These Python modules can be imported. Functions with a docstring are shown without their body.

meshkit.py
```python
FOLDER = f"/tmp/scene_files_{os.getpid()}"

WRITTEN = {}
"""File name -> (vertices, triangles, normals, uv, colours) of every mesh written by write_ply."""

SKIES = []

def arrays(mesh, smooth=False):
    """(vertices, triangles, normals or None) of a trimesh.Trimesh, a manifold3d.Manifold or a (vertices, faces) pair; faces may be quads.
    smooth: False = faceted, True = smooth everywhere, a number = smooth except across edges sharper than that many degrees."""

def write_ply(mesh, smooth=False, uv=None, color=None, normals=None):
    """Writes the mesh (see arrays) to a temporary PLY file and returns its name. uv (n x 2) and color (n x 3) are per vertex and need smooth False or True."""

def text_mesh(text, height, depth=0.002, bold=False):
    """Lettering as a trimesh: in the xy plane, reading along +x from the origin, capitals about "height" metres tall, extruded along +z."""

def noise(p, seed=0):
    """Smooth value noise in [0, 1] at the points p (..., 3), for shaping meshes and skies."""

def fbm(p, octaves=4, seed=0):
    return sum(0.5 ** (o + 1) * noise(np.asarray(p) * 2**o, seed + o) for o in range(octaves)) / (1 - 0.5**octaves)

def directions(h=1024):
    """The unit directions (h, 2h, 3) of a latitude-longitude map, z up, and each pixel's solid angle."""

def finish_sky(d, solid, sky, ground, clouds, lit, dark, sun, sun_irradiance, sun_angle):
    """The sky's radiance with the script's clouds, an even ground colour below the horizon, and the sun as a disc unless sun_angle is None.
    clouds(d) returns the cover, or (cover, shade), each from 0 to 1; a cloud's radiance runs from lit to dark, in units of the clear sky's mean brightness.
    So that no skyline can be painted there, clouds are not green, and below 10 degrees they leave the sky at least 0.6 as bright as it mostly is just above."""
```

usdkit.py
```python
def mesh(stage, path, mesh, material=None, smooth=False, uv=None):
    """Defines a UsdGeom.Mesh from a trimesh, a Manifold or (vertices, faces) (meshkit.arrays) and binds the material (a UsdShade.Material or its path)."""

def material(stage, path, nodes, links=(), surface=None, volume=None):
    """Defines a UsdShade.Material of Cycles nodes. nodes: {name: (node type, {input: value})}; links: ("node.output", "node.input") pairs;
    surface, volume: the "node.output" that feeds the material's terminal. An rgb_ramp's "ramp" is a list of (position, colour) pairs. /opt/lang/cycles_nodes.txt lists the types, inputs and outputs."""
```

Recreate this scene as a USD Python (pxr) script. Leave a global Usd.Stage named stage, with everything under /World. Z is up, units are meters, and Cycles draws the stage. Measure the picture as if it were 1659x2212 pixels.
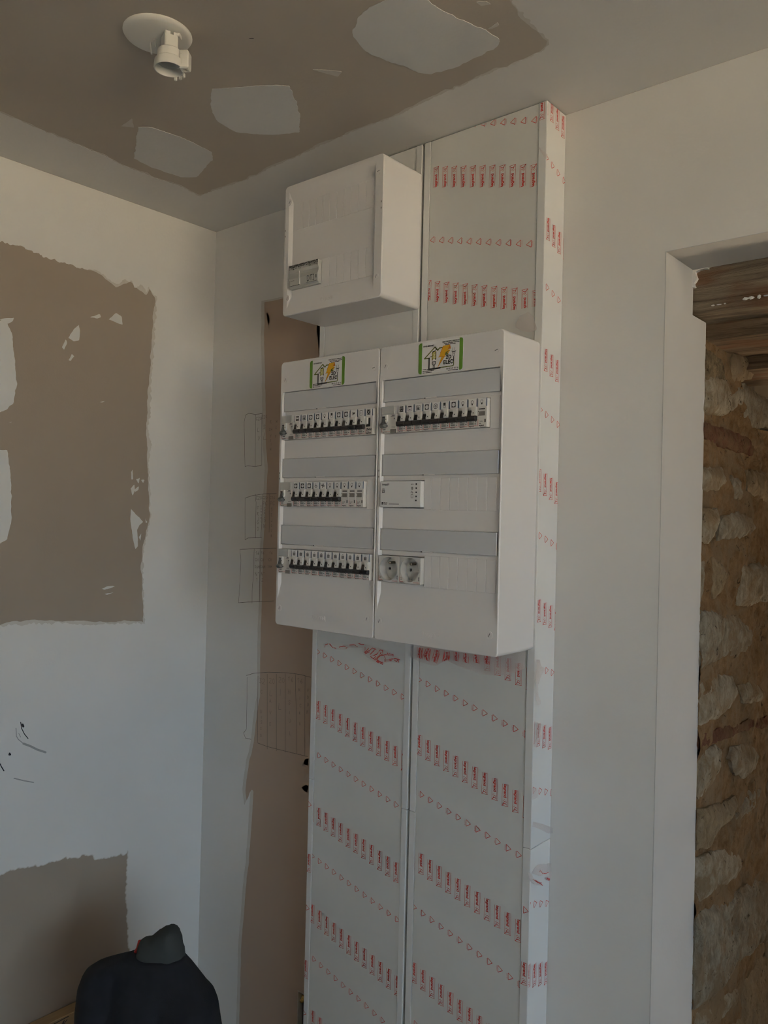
# A room under renovation: electrical boards on two white trunkings beside a doorway through an old stone wall.
import math, glob, numpy as np, trimesh, usdkit
import manifold3d as m3
from manifold3d import Manifold, CrossSection
from meshkit import noise, fbm
from pxr import Usd, UsdGeom, UsdLux, UsdShade, Gf, Sdf
from shapely.geometry import Polygon, LineString, box as sbox, Point
from shapely import affinity
from shapely.ops import unary_union
from PIL import Image, ImageDraw, ImageFont

EXPOSURE = 1.52
SKYC = (0.62, 0.8, 1.0)
SKYI = 1.0
SUNI = 10.8
SUNROT = (51.7, 0.0, -140.2)
WIN = (-2.75, -0.55, 1.0, 2.18)
stage = Usd.Stage.CreateInMemory()
W = UsdGeom.Xform.Define(stage, '/World').GetPrim()
stage.SetDefaultPrim(W)
UsdGeom.Scope.Define(stage, '/World/Looks')
ZB = 1.45                      # height above the floor of the lower boards' bottom edge
CEIL = 0.8925 + ZB
rng = np.random.default_rng(7)

# ------------------------------------------------------------------ camera
cam = UsdGeom.Camera.Define(stage, '/World/camera')
R0 = (0.76124993, 0.64803204, 0.02351637)
R1 = (-0.01330828, -0.02064457, 0.99969830)
R2 = (-0.64832201, 0.76133323, 0.00709148)
EYE = (1.16426626, -1.16047377, 0.20794097 + ZB)
cam.AddTransformOp().Set(Gf.Matrix4d(*R0, 0, *R1, 0, *[-a for a in R2], 0, *EYE, 1))
cam.CreateHorizontalApertureAttr(36.0)
cam.CreateFocalLengthAttr(36.0 * 1757.04 / 1659)
cam.CreateClippingRangeAttr((0.05, 500.0))
cam.CreateExposureAttr(EXPOSURE)

# ------------------------------------------------------------------ daylight
sky = UsdLux.DomeLight.Define(stage, '/World/sky')
sky.CreateColorAttr(Gf.Vec3f(*SKYC)); sky.CreateIntensityAttr(SKYI)
sun = UsdLux.DistantLight.Define(stage, '/World/sun')
sun.CreateIntensityAttr(SUNI); sun.CreateNormalizeAttr(True); sun.CreateAngleAttr(0.53); sun.CreateColorAttr(Gf.Vec3f(1.0, 0.86, 0.68))
sun.AddRotateXYZOp().Set(Gf.Vec3f(*SUNROT))

# ------------------------------------------------------------------ materials
def mat(name, nodes, links=(), surface='p.BSDF'):
    return usdkit.material(stage, '/World/Looks/' + name, nodes, links, surface=surface)
def plain(name, col, rough=0.5, spec=0.5, metal=0.0, **kw):
    return mat(name, {'p': ('principled_bsdf', {'base_color': col, 'roughness': rough, 'specular_ior_level': spec, 'metallic': metal, **kw})})
def mottled(name, a, b, scale, rough=0.8, bump=0.0, bscale=60, detail=4, spec=0.3, stretch=(1, 1, 1), bdist=0.002):
    n = {'g': ('geometry', {}), 'm': ('mapping', {'scale': stretch}), 'n': ('noise_texture', {'scale': scale, 'detail': detail, 'roughness': 0.6}),
         'r': ('rgb_ramp', {'ramp': [(0.3, a), (0.7, b)]}), 'p': ('principled_bsdf', {'roughness': rough, 'specular_ior_level': spec})}
    l = [('g.position', 'm.vector'), ('m.vector', 'n.vector'), ('n.fac', 'r.fac'), ('r.color', 'p.base_color')]
    if bump:
        n['bn'] = ('noise_texture', {'scale': bscale, 'detail': 6, 'roughness': 0.6}); n['b'] = ('bump', {'strength': bump, 'distance': bdist})
        l += [('m.vector', 'bn.vector'), ('bn.fac', 'b.height'), ('b.normal', 'p.normal')]
    return mat(name, n, l)
M = {}
M['plaster'] = mottled('plaster', (.70, .685, .65), (.76, .745, .715), 2.2, .85, .12, 160)
M['thin_plaster'] = mottled('thin_plaster', (.58, .55, .50), (.64, .61, .56), 30, .85)
M['patch'] = mottled('patch', (.66, .66, .64), (.72, .715, .69), 6, .8, .12, 160)
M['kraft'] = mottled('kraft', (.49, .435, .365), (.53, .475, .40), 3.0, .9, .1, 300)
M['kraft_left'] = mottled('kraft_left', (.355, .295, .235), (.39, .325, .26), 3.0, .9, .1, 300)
M['reveal'] = mottled('shaded_reveal_plaster', (.50, .495, .48), (.55, .545, .53), 2.5, .85, .12, 160)  # white plaster darkened in its colour to stand in for shade on the reveal
M['kraft_dark'] = mottled('kraft_dark', (.465, .352, .27), (.50, .385, .295), 3.0, .9, .1, 300)
M['floor'] = mottled('floor', (.20, .19, .18), (.28, .27, .255), 4, .9, .2, 40)
M['ground'] = mottled('ground', (.42, .36, .28), (.5, .43, .33), 2, .95)
M['white_pvc'] = plain('white_pvc', (.755, .735, .72), .38, .45)
M['duct_pvc'] = plain('duct_pvc', (.74, .735, .715), .42, .4)
M['film'] = mottled('film', (.655, .65, .615), (.70, .695, .66), 9, .3, .06, 25, spec=.5)
M['red'] = plain('red_ink', (.60, .05, .035), .45)
M['black'] = plain('black_plastic', (.022, .021, .022), .38, .5)
M['ink'] = plain('black_ink', (.02, .02, .022), .6)
M['dark_gap'] = plain('dark_gap', (.05, .047, .045), .8)
M['label_strip'] = plain('label_strip', (.60, .61, .625), .22, .55, coat_weight=.3)
M['module_white'] = plain('module_white', (.72, .70, .665), .42, .45)
M['module_grey'] = plain('module_grey', (.50, .50, .475), .45, .4)
M['label_white'] = plain('label_white', (.78, .78, .77), .35, .5)
M['blue_clear'] = plain('blue_clear', (.16, .20, .255), .2, .6)
M['toggle_grey'] = plain('toggle_grey', (.14, .145, .14), .4, .5)
M['button_grey'] = plain('button_grey', (.20, .185, .165), .5)
M['socket_white'] = plain('socket_white', (.62, .61, .585), .18, .55)
M['metal'] = plain('bright_metal', (.80, .78, .74), .35, .5, .7)
M['brass'] = plain('dark_brass', (.30, .25, .19), .3, .5, 1.0)
M['green'] = plain('sticker_green', (.14, .32, .03), .4)
M['dark_green'] = plain('sticker_dark_green', (.14, .17, .03), .45)
M['yellow'] = plain('sticker_yellow', (.80, .42, .01), .4)
M['orange'] = plain('sticker_orange', (.62, .18, .005), .45)
M['lime'] = plain('sticker_lime', (.55, .50, .05), .4)
M['sticker'] = plain('sticker_paper', (.82, .81, .80), .3, .5)
M['grey_ink'] = plain('grey_ink', (.13, .13, .13), .5)
M['pencil'] = plain('pencil_lead', (.10, .085, .075), .6)
M['faint_pencil'] = plain('faint_pencil', (.19, .155, .13), .7)
M['smudge'] = plain('smudge_grey', (.36, .36, .35), .8)
M['lamp_white'] = plain('lamp_white', (.74, .725, .67), .4, .45)
M['jacket'] = mottled('jacket_cloth', (.012, .0125, .016), (.02, .021, .026), 20, .85, .3, 500, spec=.25)
M['hood'] = mottled('jacket_lining', (.045, .050, .048), (.058, .064, .062), 20, .9, .2, 500, spec=.2)
M['jacket_red'] = plain('jacket_red', (.42, .02, .02), .7)
M['chair'] = plain('chair_steel', (.05, .05, .055), .5)
M['board_wood'] = mottled('board_wood', (.36, .25, .14), (.46, .33, .19), 6, .7, .2, 60, stretch=(8, 1, 8))
def rock(name, a, b, stain, pit=(.045, .03, .018), fine=70, amount=.55, stretch=(1, 1, .5)):
    n = {'g': ('geometry', {}), 'm': ('mapping', {'scale': stretch}), 'n': ('noise_texture', {'scale': fine, 'detail': 8, 'roughness': .7}), 'r': ('rgb_ramp', {'ramp': [(.36, a), (.64, b)]}),
         'n2': ('noise_texture', {'scale': 13, 'detail': 6, 'roughness': .65, 'distortion': .8}), 'r2': ('rgb_ramp', {'ramp': [(.46, (0, 0, 0)), (.60, (amount,) * 3)]}), 'x': ('mix_color', {'b': stain}),
         'n3': ('noise_texture', {'scale': 42, 'detail': 7, 'roughness': .75, 'distortion': 1.2}), 'r3': ('rgb_ramp', {'ramp': [(.335, (1, 1, 1)), (.40, (0, 0, 0))]}), 'y': ('mix_color', {'b': pit}),
         'h': ('math', {'math_type': 'multiply_add', 'value2': .6}), 'b': ('bump', {'strength': 1.0, 'distance': .009}), 'p': ('principled_bsdf', {'roughness': .95, 'specular_ior_level': .1})}
    return mat(name, n, [('g.position', 'm.vector'), ('m.vector', 'n.vector'), ('n.fac', 'r.fac'), ('g.position', 'n2.vector'), ('n2.fac', 'r2.fac'), ('r2.color', 'x.fac'), ('r.color', 'x.a'),
        ('g.position', 'n3.vector'), ('n3.fac', 'r3.fac'), ('r3.color', 'y.fac'), ('x.result', 'y.a'), ('y.result', 'p.base_color'), ('n.fac', 'h.value1'), ('n3.fac', 'h.value3'), ('h.value', 'b.height'), ('b.normal', 'p.normal')])
M['mortar'] = rock('mortar', (.19, .11, .05), (.31, .20, .105), (.27, .205, .13), amount=.7, fine=45, stretch=(1, 1, 1))
M['rubble'] = rock('rubble', (.12, .09, .055), (.33, .25, .15), (.10, .085, .06), amount=.8, stretch=(1, 1, 1))
M['stone_a'] = rock('limestone_pale', (.28, .23, .155), (.50, .43, .32), (.27, .185, .10), amount=.8)
M['stone_b'] = rock('limestone_grey', (.225, .19, .135), (.42, .37, .28), (.25, .175, .10), amount=.7)
M['stone_c'] = rock('limestone_ochre', (.25, .18, .10), (.42, .32, .20), (.28, .22, .15), amount=.6)
M['brick'] = rock('old_brick', (.12, .05, .03), (.21, .10, .065), (.22, .145, .08), amount=.6)
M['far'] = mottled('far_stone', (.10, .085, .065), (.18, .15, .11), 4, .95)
M['conduit'] = plain('conduit_brown', (.035, .018, .014), .5)
M['wire_orange'] = plain('wire_orange', (.55, .20, .04), .5)
M['wool'] = mottled('wool_yellow', (.34, .22, .05), (.62, .42, .16), 150, .95)
M['glass'] = mat('window_glass', {'t': ('transparent_bsdf', {'color': (.96, .97, .97)}), 'g': ('glossy_bsdf', {'color': (.9, .9, .9), 'roughness': .02}), 'f': ('fresnel', {'IOR': 1.45}), 'x': ('mix_closure', {})},
                 [('f.fac', 'x.fac'), ('t.BSDF', 'x.closure1'), ('g.BSDF', 'x.closure2')], surface='x.closure')
M['torn'] = mat('torn_film', {'t': ('transparent_bsdf', {'color': (.97, .95, .94)}), 'd': ('principled_bsdf', {'base_color': (.76, .68, .65), 'roughness': .3}), 'x': ('mix_closure', {'fac': .36})},
                [('t.BSDF', 'x.closure1'), ('d.BSDF', 'x.closure2')], surface='x.closure')
def wood(name, a, b, c):
    return mat(name, {'g': ('geometry', {}), 'm': ('mapping', {'scale': (3, 30, 55)}), 'n': ('noise_texture', {'scale': 1.6, 'detail': 9, 'roughness': .65, 'distortion': .6}),
        'r': ('rgb_ramp', {'ramp': [(.32, a), (.5, b), (.72, c)]}), 'm2': ('mapping', {'scale': (4, 9, 9)}), 'n2': ('noise_texture', {'scale': 2.2, 'detail': 3}),
        'r2': ('rgb_ramp', {'ramp': [(.50, (0, 0, 0)), (.62, (1, 1, 1))]}), 'mx': ('mix_color', {'b': (.17, .075, .035)}), 'mf': ('math', {'math_type': 'multiply', 'value2': .6}),
        'b': ('bump', {'strength': .9, 'distance': .006}), 'p': ('principled_bsdf', {'roughness': .85, 'specular_ior_level': .2})},
        [('g.position', 'm.vector'), ('m.vector', 'n.vector'), ('n.fac', 'r.fac'), ('g.position', 'm2.vector'), ('m2.vector', 'n2.vector'), ('n2.fac', 'r2.fac'), ('r2.color', 'mf.value1'),
         ('mf.value', 'mx.fac'), ('r.color', 'mx.a'), ('mx.result', 'p.base_color'), ('n.fac', 'b.height'), ('b.normal', 'p.normal')])
M['oak'] = wood('weathered_oak', (.075, .055, .038), (.19, .15, .105), (.31, .255, .185))
M['oak_dark'] = wood('dark_oak', (.06, .04, .025), (.15, .105, .065), (.23, .165, .11))

# ------------------------------------------------------------------ prim helpers
used = {}
def path_for(parent, name):
    base = (parent if isinstance(parent, str) else str(parent.GetPath())) if parent else '/World'
    k = used.get((base, name), 0); used[(base, name)] = k + 1
    return base + '/' + name + ('_%03d' % k if k else '')
def tag(p, label=None, cat=None, group=None, kind=None):
    for k, v in (('label', label), ('category', cat), ('group', group), ('kind', kind)):
        if v: p.SetCustomDataByKey(k, v)
    return p
def cat_(ms):
    V, F, n = [], [], 0
    for m in ms:
        if m is None: continue
        if hasattr(m, 'to_mesh'):
            q = m.to_mesh(); v, f = np.array(q.vert_properties)[:, :3], np.array(q.tri_verts)
        elif isinstance(m, tuple): v, f = np.asarray(m[0], float), np.asarray(m[1], int)
        else: v, f = np.asarray(m.vertices), np.asarray(m.faces)
        if len(v) == 0: continue
        if f.shape[1] == 4: f = np.vstack([f[:, [0, 1, 2]], f[:, [0, 2, 3]]])
        V.append(v); F.append(f + n); n += len(v)
    return (np.vstack(V), np.vstack(F)) if V else None
def obj(name, mesh, m, parent=None, smooth=False, **t):
    if isinstance(mesh, list): mesh = cat_(mesh)
    if mesh is None: return None
    p = usdkit.mesh(stage, path_for(parent, name), mesh, M[m], smooth=smooth).GetPrim()
    return tag(p, **t)
def thing(name, label, cat, loc=(0, 0, 0), group=None, rotz=0):
    x = UsdGeom.Xform.Define(stage, path_for(None, name)); x.AddTranslateOp().Set(Gf.Vec3d(*map(float, loc)))
    if rotz: x.AddRotateZOp().Set(rotz)
    return tag(x.GetPrim(), label, cat, group)
# ------------------------------------------------------------------ shape helpers
def bx(x0, x1, y0, y1, z0, z1):
    return Manifold.cube((x1 - x0, y1 - y0, z1 - z0)).translate((x0, y0, z0))
def cbx(x0, x1, y0, y1, z0, z1, c=.001):
    """a box with chamfered edges (hull of three slabs)"""
    return Manifold.batch_hull([bx(x0 + c, x1 - c, y0 + c, y1 - c, z0, z1), bx(x0 + c, x1 - c, y0, y1, z0 + c, z1 - c), bx(x0, x1, y0 + c, y1 - c, z0 + c, z1 - c)])
def hull(pts): return Manifold.hull_points(np.asarray(pts, float))
def cyl(p, q, r, n=20, r2=None):
    p, q = np.asarray(p, float), np.asarray(q, float); d = q - p; L = np.linalg.norm(d); d /= L
    a = np.cross(d, [0, 0, 1.0] if abs(d[2]) < .9 else [1.0, 0, 0]); a /= np.linalg.norm(a); b = np.cross(d, a)
    t = np.arange(n) * 2 * np.pi / n; ring = np.cos(t)[:, None] * a + np.sin(t)[:, None] * b
    return Manifold.hull_points(np.vstack([p + ring * r, q + ring * (r if r2 is None else r2)]))
def extrude_y(poly, y0, y1):
    """a shapely polygon in (x, z) made a slab between two y"""
    out = []
    for g in getattr(poly, 'geoms', [poly]):
        if g.geom_type != 'Polygon' or g.area < 1e-9: continue
        m = trimesh.creation.extrude_polygon(g, abs(y1 - y0), engine='earcut'); v = np.array(m.vertices)
        out.append((np.c_[v[:, 0], y1 - v[:, 2] if y1 > y0 else y0 - v[:, 2], v[:, 1]], np.array(m.faces)))
    return cat_(out)
def flat(poly, fn):
    """a shapely polygon triangulated and laid on a surface; fn maps (n, 2) to (n, 3)"""
    out = []
    for g in getattr(poly, 'geoms', [poly]):
        if g.geom_type != 'Polygon' or g.area < 1e-10: continue
        v, f = trimesh.creation.triangulate_polygon(g, engine='earcut')
        out.append((fn(np.asarray(v)), np.asarray(f)))
    return cat_(out)
def stroke(pts, w): return LineString(pts).buffer(w / 2, cap_style=1, quad_segs=2)
_font = ImageFont.truetype(glob.glob('/opt/blender-*/*/datafiles/fonts/Inter.woff2')[0], 96)
_tc = {}
def text(t, width=None, height=None, bold=False, simp=1.0):
    """lettering as a shapely shape, origin at its lower left"""
    k = (t, bold, simp)
    if k not in _tc:
        x0, y0, x1, y1 = _font.getbbox(t, anchor='ls', stroke_width=5 * bold)
        im = Image.new('L', (x1 - x0 + 8, y1 - y0 + 8)); ImageDraw.Draw(im).text((4 - x0, 4 - y0), t, 255, _font, anchor='ls', stroke_width=5 * bold)
        on = np.pad(np.asarray(im) > 127, ((0, 0), (1, 1))).astype(np.int8)
        r, s = np.nonzero(np.diff(on, axis=1) == 1); e = np.nonzero(np.diff(on, axis=1) == -1)[1]
        g = unary_union([sbox(a, -q - 1, b, -q) for a, b, q in zip(s, e, r)]).buffer(.6).buffer(-.6).simplify(simp)
        b = g.bounds; _tc[k] = affinity.translate(g, -b[0], -b[1])
    g = _tc[k]; b = g.bounds; s = width / b[2] if width else height / b[3]
    sy = height / b[3] if height else s
    return affinity.scale(g, s, sy, origin=(0, 0))
def ragged(pts, amp, step=.006, freq=60, seed=0, keep=1.0):
    """a polygon with its outline made ragged, as a trowel or torn edge is"""
    p = Polygon(pts)
    if not p.is_valid: p = p.buffer(0)
    def ring(r):
        n = max(int(r.length / step), 8); q = np.array([r.interpolate(i / n, normalized=True).coords[0] for i in range(n)])
        d = np.roll(q, -1, 0) - np.roll(q, 1, 0); d /= np.linalg.norm(d, axis=1, keepdims=True) + 1e-9
        k = fbm(np.c_[q * freq, np.zeros(n)], 3, seed) - .5
        return q + np.c_[d[:, 1], -d[:, 0]] * (k * 2 * amp)[:, None]
    o = Polygon(ring(p.exterior)).buffer(0)
    return o
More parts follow.
